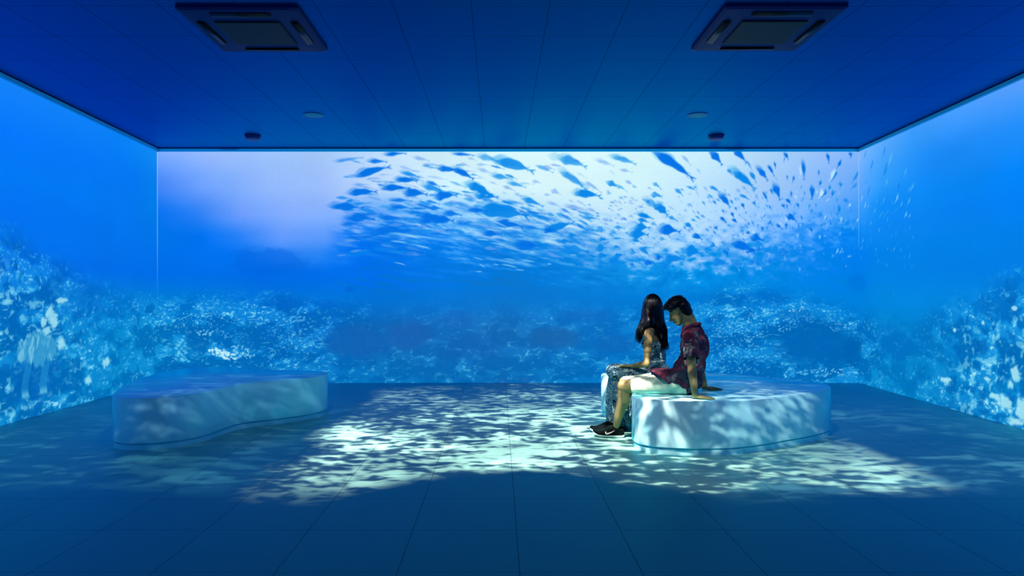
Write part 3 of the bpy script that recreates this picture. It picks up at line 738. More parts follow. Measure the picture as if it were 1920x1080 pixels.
# floor, ceiling and the wall behind the camera
def tile_lines(g, ox, oy, w):
    tc = g.n('ShaderNodeTexCoord')
    sp = g.n('ShaderNodeSeparateXYZ')
    g.l(tc.outputs['Object'], sp.inputs[0])
    d = []
    cell = []
    for k, o in ((0, ox), (1, oy)):
        u = g.m('DIVIDE', g.m('SUBTRACT', sp.outputs[k], o), 0.6)
        fr = g.m('FRACT', g.m('ADD', u, 100.0))
        cell.append(g.m('FLOOR', g.m('ADD', u, 100.0)))
        e = g.m('MULTIPLY', g.m('SUBTRACT', 0.5, g.m('ABSOLUTE', g.m('SUBTRACT', fr, 0.5))), 0.6)
        d.append(e)
    dm = g.m('MINIMUM', d[0], d[1])
    line = g.m('SUBTRACT', 1.0, g.ss(w * 0.5, w, dm))
    cb = g.n('ShaderNodeCombineXYZ')
    g.l(cell[0], cb.inputs[0])
    g.l(cell[1], cb.inputs[1])
    wn = g.n('ShaderNodeTexWhiteNoise')
    g.l(cb.outputs[0], wn.inputs[0])
    return line, wn.outputs[0], tc


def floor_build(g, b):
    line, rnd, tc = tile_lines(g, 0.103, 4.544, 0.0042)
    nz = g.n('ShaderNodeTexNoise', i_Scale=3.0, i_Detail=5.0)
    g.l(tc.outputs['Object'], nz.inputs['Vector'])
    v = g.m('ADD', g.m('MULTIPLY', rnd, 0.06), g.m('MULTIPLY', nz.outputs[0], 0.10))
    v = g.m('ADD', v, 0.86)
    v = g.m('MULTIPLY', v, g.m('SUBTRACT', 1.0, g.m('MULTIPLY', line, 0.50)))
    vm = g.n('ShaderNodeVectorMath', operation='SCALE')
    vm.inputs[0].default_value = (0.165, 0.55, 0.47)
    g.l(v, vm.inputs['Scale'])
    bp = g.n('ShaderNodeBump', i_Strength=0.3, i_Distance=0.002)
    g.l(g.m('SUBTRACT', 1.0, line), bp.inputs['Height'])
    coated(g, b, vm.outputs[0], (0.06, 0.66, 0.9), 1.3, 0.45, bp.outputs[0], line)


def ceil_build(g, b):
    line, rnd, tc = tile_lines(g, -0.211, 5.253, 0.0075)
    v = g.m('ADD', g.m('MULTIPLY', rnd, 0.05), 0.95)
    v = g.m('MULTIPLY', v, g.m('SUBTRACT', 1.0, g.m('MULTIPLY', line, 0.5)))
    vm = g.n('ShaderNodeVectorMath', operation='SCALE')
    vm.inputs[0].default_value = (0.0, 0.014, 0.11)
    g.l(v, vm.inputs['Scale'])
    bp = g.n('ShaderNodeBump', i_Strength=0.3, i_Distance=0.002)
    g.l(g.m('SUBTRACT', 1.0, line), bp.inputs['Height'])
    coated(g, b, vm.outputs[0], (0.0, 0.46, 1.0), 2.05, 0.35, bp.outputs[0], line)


M_FLOOR = mat('floor_tile', rough=0.5, spec=0.35, build=floor_build)
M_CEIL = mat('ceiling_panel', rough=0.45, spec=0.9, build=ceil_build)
M_DARKWALL = mat('dark_plaster', (60, 64, 70), 0.9, 0.2)
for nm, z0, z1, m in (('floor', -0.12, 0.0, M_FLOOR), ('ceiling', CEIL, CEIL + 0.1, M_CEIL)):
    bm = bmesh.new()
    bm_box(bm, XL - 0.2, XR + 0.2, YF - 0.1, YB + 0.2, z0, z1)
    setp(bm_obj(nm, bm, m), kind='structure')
bm = bmesh.new()
bm_box(bm, XL - 0.2, XR + 0.2, YF - 0.1, YF, 0, CEIL)
setp(bm_obj('wall_front', bm, M_DARKWALL), kind='structure')

# trim strip under the ceiling; shade of the gap above is a black strip
M_TRIM = mat('trim_paint', (40, 225, 250), 0.6, 0.3)
M_GAP = mat('gap_shade_black', (12, 14, 20), 0.9, 0.1)


def strip(name, a, b, inward, z0, z1, dep, m):
    d = Vector((b[0] - a[0], b[1] - a[1]))
    n = Vector(inward) * dep
    bm = bmesh.new()
    ring = []
    for z in (z0, z1):
        ring.append([(a[0], a[1], z), (b[0], b[1], z), (b[0] + n.x, b[1] + n.y, z), (a[0] + n.x, a[1] + n.y, z)])
    loft(bm, ring)
    return setp(bm_obj(name, bm, m), kind='structure')


LT = (XL + 0.0627 * (YB - YF), YF)
RT = (XR - 0.061 * (YB - YF), YF)
for i, (a, b, n) in enumerate((((XL, YB), (XR, YB), (0, -1)), ((XL, YB), LT, (1, 0)), ((XR, YB), RT, (-1, 0)))):
    strip('trim_%d' % (i + 1), a, b, n, 3.535, 3.576, 0.035, M_TRIM)
    strip('trim_%d' % (i + 4), a, b, n, 3.576, CEIL - 0.0005, 0.012, M_GAP)

# ------------------------------------------------------------------ platform benches
BH = 0.455


def top_pt(px, py):
    Y = F_PX * (EYE - BH) / (py - VPY)
    return ((px - VPX) * Y / F_PX, Y)


def smooth_closed(pts, per=10):
    out = []
    n = len(pts)
    for i in range(n):
        p0, p1, p2, p3 = (np.array(pts[(i + k - 1) % n]) for k in range(4))
        # centripetal catmull-rom
        t0 = 0
        t1 = t0 + max(np.linalg.norm(p1 - p0), 1e-6) ** .5
        t2 = t1 + max(np.linalg.norm(p2 - p1), 1e-6) ** .5
        t3 = t2 + max(np.linalg.norm(p3 - p2), 1e-6) ** .5
        for k in range(per):
            t = t1 + (t2 - t1) * k / per
            a1 = (t1 - t) / (t1 - t0) * p0 + (t - t0) / (t1 - t0) * p1
            a2 = (t2 - t) / (t2 - t1) * p1 + (t - t1) / (t2 - t1) * p2
            a3 = (t3 - t) / (t3 - t2) * p2 + (t - t2) / (t3 - t2) * p3
            b1 = (t2 - t) / (t2 - t0) * a1 + (t - t0) / (t2 - t0) * a2
            b2 = (t3 - t) / (t3 - t1) * a2 + (t - t1) / (t3 - t1) * a3
            out.append((t2 - t) / (t2 - t1) * b1 + (t - t1) / (t2 - t1) * b2)
    return np.array(out)


def inset(pts, d):
    n = len(pts)
    out = []
    area = 0.5 * sum(pts[i][0] * pts[(i + 1) % n][1] - pts[(i + 1) % n][0] * pts[i][1] for i in range(n))
    sg = 1 if area > 0 else -1
    for i in range(n):
        t = pts[(i + 1) % n] - pts[i - 1]
        t = t / (np.linalg.norm(t) + 1e-9)
        out.append(pts[i] + sg * d * np.array((-t[1], t[0])))
    return np.array(out)


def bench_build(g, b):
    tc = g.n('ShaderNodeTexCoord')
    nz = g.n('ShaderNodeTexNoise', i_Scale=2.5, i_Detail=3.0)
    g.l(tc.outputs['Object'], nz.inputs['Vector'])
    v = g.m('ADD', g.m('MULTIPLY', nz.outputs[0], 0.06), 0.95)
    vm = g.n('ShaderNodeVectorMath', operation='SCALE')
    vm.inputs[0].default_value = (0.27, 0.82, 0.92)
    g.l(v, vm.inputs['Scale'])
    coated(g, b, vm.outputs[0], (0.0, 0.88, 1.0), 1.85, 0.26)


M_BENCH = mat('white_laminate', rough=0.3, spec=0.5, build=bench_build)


def platform(label, pts):
    cx = float(np.mean(pts[:, 0])); cy = float(np.mean(pts[:, 1]))
    e = empty('platform_bench', (cx, cy, 0))
    setp(e, label, 'bench', 'curved platform benches on the tiled floor')
    base = pts - np.array((cx, cy))

    def ring(d, z):
        q = inset(base, d)
        return [(p[0], p[1], z) for p in q]
    bm = bmesh.new()
    rs = [ring(0.006, 0.056), ring(0, 0.062), ring(0, BH - 0.008), ring(0.0025, BH - 0.0025), ring(0.008, BH)]
    loft(bm, rs)
    o = bm_obj('body', bm, M_BENCH, e)
    sm(o)
    bm = bmesh.new()
    loft(bm, [ring(0.012, 0.0), ring(0.012, 0.043), ring(0.030, 0.043), ring(0.030, 0.0565)])
    o = bm_obj('plinth', bm, M_BENCH, e)
    sm(o)
    return e


def sm(o, ang=35):
    me = o.data
    me.polygons.foreach_set('use_smooth', [True] * len(me.polygons))
    bm = bmesh.new()
    bm.from_mesh(me)
    for ed in bm.edges:
        if len(ed.link_faces) == 2 and ed.calc_face_angle(0) > math.radians(ang):
            ed.smooth = False
    bm.to_mesh(me)
    bm.free()


LB = [(210.8, 741), (214, 736), (222.5, 729), (251, 714), (290, 701.5), (329, 693), (368, 688.3), (407, 686.4), (433, 687.4), (459.5, 690.3), (485.5, 692.4),
      (524.6, 693.4), (563.6, 693.8), (597.5, 695.2), (611, 697.2), (614.6, 699.2), (612, 701.6), (602.7, 704.4), (576.7, 708.6), (524.6, 713.9), (472.5, 717.9), (446.5, 721), (420.4, 726.5),
      (394.4, 733.2), (368.3, 738.4), (329, 743), (277, 746.4), (240, 746.8), (218, 745.2)]
RB = [(1184.5, 739), (1188, 743.5), (1200, 747.5), (1225, 750.5), (1260, 752.5), (1300, 753.3), (1340, 753.2), (1371, 752.4), (1425, 748.2), (1479, 741.8), (1525, 735.8),
      (1548, 731.5), (1557.6, 727), (1556, 722.8), (1548, 719.5), (1528, 716.3), (1480, 711), (1440, 707.3), (1400, 704), (1345, 700.4), (1300, 698.6), (1250, 696.6), (1200, 695.2),
      (1165, 695), (1143, 696.5), (1130, 699.5), (1128, 703), (1145, 707), (1188, 712), (1214, 719), (1212, 726), (1193, 733)]
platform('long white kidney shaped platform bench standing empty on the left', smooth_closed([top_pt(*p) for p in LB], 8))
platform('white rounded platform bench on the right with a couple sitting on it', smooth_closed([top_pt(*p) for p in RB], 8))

# ------------------------------------------------------------------ ceiling fittings
M_CAS = mat('cassette_plastic', (5, 30, 92), 0.5, 0.12)
M_SLOT = mat('slot_black', (6, 6, 8), 0.7, 0.2)
M_FLAP = mat('flap_plastic', (6, 14, 38), 0.45, 0.2)


def grille_build(g, b):
    tc = g.n('ShaderNodeTexCoord')
    sp = g.n('ShaderNodeSeparateXYZ')
    g.l(tc.outputs['Object'], sp.inputs[0])
    vals = []
    for k in (0, 1):
        fr = g.m('FRACT', g.m('ADD', g.m('MULTIPLY', sp.outputs[k], 62.0), 100.0))
        vals.append(g.m('ABSOLUTE', g.m('SUBTRACT', fr, 0.5)))
    d = g.m('MAXIMUM', vals[0], vals[1])
    ln = g.ss(0.36, 0.42, d)
    v = g.m('ADD', g.m('MULTIPLY', ln, 0.022), 0.003)
    vm = g.n('ShaderNodeVectorMath', operation='SCALE')
    vm.inputs[0].default_value = (0.8, 1.0, 0.9)
    g.l(v, vm.inputs['Scale'])
    g.l(vm.outputs[0], b.inputs['Base Color'])


M_GRILLE = mat('return_grille', rough=0.6, spec=0.3, build=grille_build)


def rrect(cx, cy, hx, hy, r, z, n=5):
    out = []
    for sx, sy, a0 in ((1, 1, 0), (-1, 1, 90), (-1, -1, 180), (1, -1, 270)):
        for k in range(n + 1):
            a = math.radians(a0 + 90 * k / n)
            out.append((cx + sx * (hx - r) + r * math.cos(a), cy + sy * (hy - r) + r * math.sin(a), z))
    return out


def cassette(x, y, label):
    e = empty('air_conditioner', (x, y, CEIL))
    setp(e, label, 'air conditioner', 'ceiling cassette air conditioners')
    bm = bmesh.new()
    loft(bm, [rrect(0, 0, .475, .475, .03, 0), rrect(0, 0, .475, .475, .03, -.022), rrect(0, 0, .45, .45, .03, -.034), rrect(0, 0, .30, .30, .02, -.038)])
    bm_obj('panel', bm, M_CAS, e)
    bm = bmesh.new()
    loft(bm, [rrect(0, 0, .262, .245, .012, -.036), rrect(0, 0, .262, .245, .012, -.047), rrect(0, 0, .25, .233, .01, -.050)])
    bm_obj('return_grille', bm, M_GRILLE, e)
    for k in range(4):
        a = k * math.pi / 2
        bm = bmesh.new()
        loft(bm, [rrect(0, .375, .24, .036, .03, -.033), rrect(0, .375, .24, .036, .03, -.0395)])
        bmesh.ops.rotate(bm, verts=bm.verts, cent=(0, 0, 0), matrix=Matrix.Rotation(a, 3, 'Z'))
        s = bm_obj('air_outlet', bm, M_SLOT, e)
        bm = bmesh.new()
        rg = []
        for i in range(7):
            t = i / 6
            yy = .405 - .052 * t
            zz = -.040 - .012 * math.sin(t * 2.2)
            rg.append([(-.232, yy, zz), (.232, yy, zz), (.232, yy + .002, zz + .004), (-.232, yy + .002, zz + .004)])
        loft(bm, rg)
        bmesh.ops.rotate(bm, verts=bm.verts, cent=(0, 0, 0), matrix=Matrix.Rotation(a, 3, 'Z'))
        bm_obj('louvre_flap', bm, M_FLAP, s, smooth=True)
    return e


cassette(-2.02, 5.70, 'square air conditioning cassette in the ceiling, left of the room')
cassette(2.21, 5.68, 'square air conditioning cassette in the ceiling, right of the room')


def disc_rings(prof, n=40):
    return [[(r * math.cos(2 * math.pi * k / n), r * math.sin(2 * math.pi * k / n), z) for k in range(n)] for r, z in prof]


M_DISC = mat('disc_plastic', (0, 120, 170), 0.5, 0.3)
M_DISCF = mat('disc_cloth', (20, 170, 190), 0.7, 0.15)
M_DET = mat('detector_plastic', (0, 72, 130), 0.5, 0.12)


def ceil_disc(x, y, label):
    e = empty('ceiling_speaker', (x, y, CEIL))
    setp(e, label, 'ceiling speaker', 'flat round ceiling speakers')
    bm = bmesh.new()
    loft(bm, disc_rings([(.128, 0), (.128, -.006), (.120, -.009), (.117, -.006)]))
    bm_obj('rim', bm, M_DISC, e)
    bm = bmesh.new()
    loft(bm, disc_rings([(.117, -.0055), (.112, -.010), (.06, -.012), (.004, -.0125)]))
    bm_obj('cover', bm, M_DISCF, e)


ceil_disc(-2.30, 8.46, 'thin pale round disc set in the ceiling, left of the centre')
ceil_disc(2.47, 8.46, 'thin pale round disc set in the ceiling, right of the centre')


def detector(x, y, label):
    e = empty('smoke_detector', (x, y, CEIL))
    setp(e, label, 'smoke detector', 'round smoke detectors near the back wall')
    bm = bmesh.new()
    loft(bm, disc_rings([(.105, 0), (.112, -.012), (.112, -.020), (.100, -.024)]))
    bm_obj('mounting_base', bm, M_DET, e)
    bm = bmesh.new()
    loft(bm, disc_rings([(.080, -.022), (.080, -.034), (.100, -.036), (.098, -.046), (.075, -.056), (.03, -.060), (.004, -.060)]))
    bm_obj('sensor_cap', bm, M_DET, e)


detector(-3.46, 9.58, 'small round smoke detector on the ceiling near the left corner')
detector(3.06, 9.58, 'small round smoke detector on the ceiling near the right corner')

# ------------------------------------------------------------------ people
def W(px, py, Y):
    return Vector(((px - VPX) * Y / F_PX, Y, EYE - (py - VPY) * Y / F_PX))


def basis(fwd, up=(0, 0, 1)):
    f = Vector(fwd).normalized()
    l = Vector(up).cross(f).normalized()
    u = f.cross(l)
    return Matrix((f, l, u)).transposed()       # columns: forward, left, up


def add_cap(bm, a, b, ra, rb, n=14, flat=1.0, side=None):
    a = Vector(a); b = Vector(b)
    d = b - a
    L = d.length
    if L < 1e-5:
        d = Vector((0, 0, 1)); L = 1e-5
    z = d.normalized()
    if side is None:
        side = Vector((0, 0, 1)) if abs(z.z) < .9 else Vector((1, 0, 0))
    x = Vector(side)
    x = (x - z * x.dot(z)).normalized()
    y = z.cross(x)
    rings = []
    for k in range(1, 5):
        t = k / 4 * math.pi / 2
        rings.append((-ra * math.cos(t), ra * math.sin(t)))
    for k in range(4):
        t = k / 4 * math.pi / 2
        rings.append((L + rb * math.sin(t), rb * math.cos(t)))
    rs = []
    for o, r in rings:
        rs.append([a + z * o + (x * math.cos(2 * math.pi * i / n) + y * (math.sin(2 * math.pi * i / n) * flat)) * r for i in range(n)])
    vr = loft(bm, rs, cap0=False, cap1=False)
    v0 = bm.verts.new(a - z * ra)
    v1 = bm.verts.new(b + z * rb)
    for i in range(n):
        j = (i + 1) % n
        bm.faces.new((v0, vr[0][j], vr[0][i]))
        bm.faces.new((v1, vr[-1][i], vr[-1][j]))


def add_ell(bm, c, r, R=None, seg=20, rng=12):
    M = Matrix.Translation(Vector(c)) @ ((R.to_4x4() if R else Matrix.Identity(4)) @ Matrix.Diagonal((r[0], r[1], r[2], 1)))
    bmesh.ops.create_uvsphere(bm, u_segments=seg, v_segments=rng, radius=1, matrix=M)


def chain(bm, pts, rad, n=14):
    for (a, b), (ra, rb) in zip(zip(pts, pts[1:]), zip(rad, rad[1:])):
        add_cap(bm, a, b, ra, rb, n)


def remesh(name, bm, voxel, iters, m, parent, fold=None, cuts=()):
    """fuse the shapes collected in bm into one continuous skin"""
    bmesh.ops.recalc_face_normals(bm, faces=bm.faces)
    me = bpy.data.meshes.new(name + '_raw')
    bm.to_mesh(me)
    bm.free()
    o = bpy.data.objects.new(name, me)
    COL.objects.link(o)
    md = o.modifiers.new('r', 'REMESH')
    md.mode = 'VOXEL'
    md.voxel_size = voxel
    s = o.modifiers.new('s', 'SMOOTH')
    s.factor = 0.5
    s.iterations = iters
    dg = bpy.context.evaluated_depsgraph_get()
    new = bpy.data.meshes.new_from_object(o.evaluated_get(dg), depsgraph=dg)
    new.name = name
    o.modifiers.clear()
    o.data = new
    bpy.data.meshes.remove(me)
    n = len(new.vertices)
    if fold:
        co = np.empty(n * 3); new.vertices.foreach_get('co', co); co = co.reshape(-1, 3)
        no = np.empty(n * 3); new.vertices.foreach_get('normal', no); no = no.reshape(-1, 3)
        co = co + no * fold(co)[:, None]
        new.vertices.foreach_set('co', co.ravel())
    new.polygons.foreach_set('use_smooth', [True] * len(new.polygons))
    if cuts:
        b2 = bmesh.new(); b2.from_mesh(new)
        for co_, no_ in cuts:
            bmesh.ops.bisect_plane(b2, geom=b2.verts[:] + b2.edges[:] + b2.faces[:], plane_co=co_, plane_no=no_, clear_outer=True)
        b2.to_mesh(new); b2.free()
    new.materials.clear()
    new.materials.append(m)
    new.update()
    if parent:
        o.parent = parent
        o.matrix_parent_inverse = parent.matrix_basis.inverted()
    return o


def reparent(o, parent):
    """keep world-space coordinates of a mesh hung under an empty that has only a location"""
    o.parent = parent
    base = Vector((0, 0, 0))
    p = parent
    while p:
        base += p.location
        p = p.parent
    o.matrix_parent_inverse = Matrix.Translation(-base)
    return o


def fold_noise(amp, sx, sy, sz, seed):
    def f(co):
        a = fbm(co[:, 0] * sx + co[:, 2] * 3, co[:, 2] * sz + co[:, 1] * sy, seed, 3)
        r = 1 - np.abs(2 * a - 1)
        return amp * (r - .6) * 2
    return f


def add_hand(bm, wrist, fwd, back, thumb_side, curl, spread=0.10, k=1.0):
    """palm, four fingers of their own lengths, a thumb off the side of the palm.
    back = direction the back of the hand faces; thumb_side = +1 for thumb on fwd x back side"""
    f = Vector(fwd).normalized()
    b = Vector(back); b = (b - f * b.dot(f)).normalized()
    s = f.cross(b) * thumb_side
    w = Vector(wrist)
    R = Matrix((f, s, b)).transposed()
    add_ell(bm, w + f * .052 * k, (.052 * k, .041 * k, .0155 * k), R)
    add_ell(bm, w + f * .030 * k + s * .020 * k - b * .004, (.034 * k, .020 * k, .016 * k), R)
    add_cap(bm, w - f * .01, w + f * .03 * k, .024 * k, .019 * k, flat=.8, side=s)
    for i, (off, ln) in enumerate(((.030, .070), (.010, .078), (-.010, .072), (-.029, .056))):
        base = w + f * (.086 - .006 * abs(i - 1.2)) * k + s * off * k
        ang = -spread * (i - 1.3)
        d = (f * math.cos(ang) + s * math.sin(ang)).normalized()
        p = base
        add_cap(bm, w + f * .05 * k + s * off * .8 * k, p, .012 * k, .0100 * k, 10)
        for j, (fr, ra, rb) in enumerate(((.46, .0095, .0088), (.30, .0086, .0080), (.24, .0079, .0066))):
            c = curl[j] * (1 + .12 * i)
            d = (d * math.cos(c) - b * math.sin(c)).normalized()
            q = p + d * ln * k * fr
            add_cap(bm, p, q, ra * k, rb * k, 10)
            p = q
    t0 = w + f * .022 * k + s * .030 * k - b * .004
    t1 = t0 + (f * .65 + s * .75 - b * .10).normalized() * .036 * k
    t2 = t1 + (f * .85 + s * .45 - b * .22).normalized() * .030 * k
    t3 = t2 + (f * .95 + s * .15 - b * .25).normalized() * .022 * k
    chain(bm, [t0, t1, t2, t3], [.0145 * k, .0118 * k, .0105 * k, .0080 * k], 10)


def add_head(bm, c, R, k=1.0, fem=False):
    """c = centre of the head, R = columns forward, left, up"""
    def P(x, y, z):
        return Vector(c) + R @ (Vector((x, y, z)) * k)

    def E(x, y, z, rx, ry, rz):
        add_ell(bm, P(x, y, z), (rx * k, ry * k, rz * k), R)
    E(-.012, 0, .030, .094, .074, .084)
    E(.030, 0, -.030, .055, .058, .082)
    E(.052, 0, -.096, .028, .030, .022)
    for s in (-1, 1):
        add_cap(bm, P(-.012, .054 * s, -.045), P(.040, .026 * s, -.098), .020 * k, .017 * k)
        E(.053, .036 * s, -.030, .028, .024, .026)
        ear = [P(.004, .083 * s, .008), P(-.004, .091 * s, .019), P(-.016, .094 * s, .018), P(-.023, .093 * s, .004), P(-.019, .090 * s, -.012), P(-.010, .086 * s, -.026), P(-.003, .082 * s, -.033)]
        chain(bm, ear, [.0045 * k, .0050 * k, .0050 * k, .0050 * k, .0048 * k, .0050 * k, .0060 * k], 10)
        E(-.008, .081 * s, -.006, .014, .006, .022)
        add_cap(bm, P(.076, .016 * s, .010), P(.066, .046 * s, .006), .011 * k, .009 * k)
        add_cap(bm, P(.099, .010 * s, -.042), P(.094, .014 * s, -.043), .008 * k, .007 * k)
    add_cap(bm, P(.084, 0, .004), P(.106, 0, -.038), .008 * k, .0115 * k)
    add_cap(bm, P(.084, .016, -.064), P(.084, -.016, -.064), .0075 * k, .0075 * k)
    add_cap(bm, P(.081, .014, -.074), P(.081, -.014, -.074), .0085 * k, .0085 * k)
    return P


def skin_build(g, b):
    tc = g.n('ShaderNodeTexCoord')
    nz = g.n('ShaderNodeTexNoise', i_Scale=18.0, i_Detail=3.0)
    g.l(tc.outputs['Object'], nz.inputs['Vector'])
    mx = g.n('ShaderNodeMix', data_type='RGBA')
    g.l(nz.outputs[0], mx.inputs[0])
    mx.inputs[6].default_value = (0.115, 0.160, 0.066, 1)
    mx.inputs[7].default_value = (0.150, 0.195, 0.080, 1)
    g.l(mx.outputs[2], b.inputs['Base Color'])
    b.inputs['Subsurface Weight'].default_value = 0.0


def print_build(cols, scale, dist, detail=3.0, vor=False, bump=0.25):
    def f(g, b):
        tc = g.n('ShaderNodeTexCoord')
        nz = g.n('ShaderNodeTexNoise', i_Scale=scale, i_Detail=detail, i_Distortion=dist)
        g.l(tc.outputs['Object'], nz.inputs['Vector'])
        src = nz.outputs[0]
        if vor:
            vo = g.n('ShaderNodeTexVoronoi', i_Scale=scale * 1.6, feature='DISTANCE_TO_EDGE')
            g.l(tc.outputs['Object'], vo.inputs['Vector'])
            e = g.ss(0.02, 0.16, vo.outputs['Distance'])
            src = g.m('ADD', g.m('MULTIPLY', src, 0.72), g.m('MULTIPLY', e, 0.24))
        cr = g.n('ShaderNodeValToRGB')
        cr.color_ramp.interpolation = 'LINEAR'
        el = cr.color_ramp.elements
        el[0].position = cols[0][0]; el[0].color = (*cols[0][1], 1)
        el[1].position = cols[-1][0]; el[1].color = (*cols[-1][1], 1)
        for p, c in cols[1:-1]:
            x = el.new(p); x.color = (*c, 1)
        g.l(src, cr.inputs[0])
        g.l(cr.outputs[0], b.inputs['Base Color'])
        n2 = g.n('ShaderNodeTexNoise', i_Scale=14.0, i_Detail=3.0)
        g.l(tc.outputs['Object'], n2.inputs['Vector'])
        bp = g.n('ShaderNodeBump', i_Strength=bump, i_Distance=0.01)
        g.l(n2.outputs[0], bp.inputs['Height'])
        g.l(bp.outputs[0], b.inputs['Normal'])
    return f


M_SKIN = mat('skin', rough=0.55, spec=0.35, build=skin_build)
M_SHIRT = mat('printed_shirt_cloth', rough=0.9, spec=0.15, build=print_build(
    [(0.30, (.010, .012, .055)), (0.40, (.030, .085, .110)), (0.46, (.036, .016, .045)), (0.53, (.066, .020, .042)), (0.585, (.040, .014, .040)), (0.62, (.03, .11, .13)), (0.65, (.16, .26, .24)), (0.69, (.05, .03, .07))], 7.0, 1.0))
M_DRESS = mat('printed_dress_cloth', rough=0.8, spec=0.15, build=print_build(
    [(0.34, (.004, .020, .060)), (0.40, (.012, .085, .17)), (0.45, (.03, .24, .34)), (0.50, (.24, .60, .66)), (0.57, (.04, .30, .42)), (0.62, (.008, .04, .10)), (0.66, (.28, .56, .46)), (0.74, (.02, .10, .18))], 26.0, 0.8, 2.0, True))
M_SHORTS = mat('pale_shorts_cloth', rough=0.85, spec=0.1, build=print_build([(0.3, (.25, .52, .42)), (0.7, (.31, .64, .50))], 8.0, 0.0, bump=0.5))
M_HAIR = mat('black_hair', build=lambda g, b: coated(g, b, (.0022, .0028, .004), (.30, .55, .62), 1.45, .34))
M_SHOE = mat('shoe_mesh_black', (2, 17, 19), 0.95, 0.06)
M_SOLE = mat('shoe_sole_white', (120, 190, 180), 0.6, 0.3)
M_LOGO = mat('logo_white', (235, 235, 230), 0.5, 0.3)
M_EYE = mat('eye_dark', (18, 14, 12), 0.2, 0.6)
M_CORD = mat('belt_cord', (170, 185, 185), 0.7, 0.2)
M_BTN = mat('button_grey', (40, 60, 60), 0.4, 0.4)
M_SANDAL = mat('sandal_leather', (40, 22, 20), 0.6, 0.3)


def tube(bm, pts, radii, sides=None, n=28, pleat=None, closed_start=False):
    """open ended cloth tube; radii = (a, b) half axes per point"""
    rings = []
    for i, p in enumerate(pts):
        p = Vector(p)
        d = (Vector(pts[min(i + 1, len(pts) - 1)]) - Vector(pts[max(i - 1, 0)])).normalized()
        s = Vector(sides[i] if sides else (0, 1, 0))
        s = (s - d * s.dot(d)).normalized()
        u = d.cross(s)
        a, b = radii[i]
        ring = []
        for k in range(n):
            t = 2 * math.pi * k / n
            w = 1 + (pleat(i, t) if pleat else 0)
            ring.append(p + s * (a * w * math.cos(t)) + u * (b * w * math.sin(t)))
        rings.append(ring)
    loft(bm, rings, cap0=closed_start, cap1=False)


def solidify(o, t):
    md = o.modifiers.new('thick', 'SOLIDIFY')
    md.thickness = t
    md.offset = -1
    return o


def strands(name, paths, r, m, parent, seed=1, n=4):
    rng = random.Random(seed)
    V = []; Fc = []
    for pth in paths:
        k0 = len(V)
        L = len(pth)
        rr = r * rng.uniform(.7, 1.3)
        for i, p in enumerate(pth):
            d = (pth[min(i + 1, L - 1)] - pth[max(i - 1, 0)]).normalized()
            s = d.cross(Vector((.3, .5, .2))).normalized()
            u = d.cross(s)
            w = rr * (1 - (i / (L - 1)) ** 3 * .85)
            for k in range(n):
                t = 2 * math.pi * k / n
                V.append(p + (s * math.cos(t) + u * math.sin(t)) * w)
        for i in range(L - 1):
            for k in range(n):
                a = k0 + i * n + k; b = k0 + i * n + (k + 1) % n
                Fc.append((a, b, b + n, a + n))
        Fc.append(tuple(k0 + (L - 1) * n + k for k in range(n)))
    return V, Fc


def add_mesh_to(o, V, Fc):
    b = bmesh.new()
    b.from_mesh(o.data)
    vs = [b.verts.new(v) for v in V]
    for f in Fc:
        try:
            fc = b.faces.new([vs[i] for i in f])
            fc.smooth = True
        except ValueError:
            pass
    b.to_mesh(o.data)
    b.free()


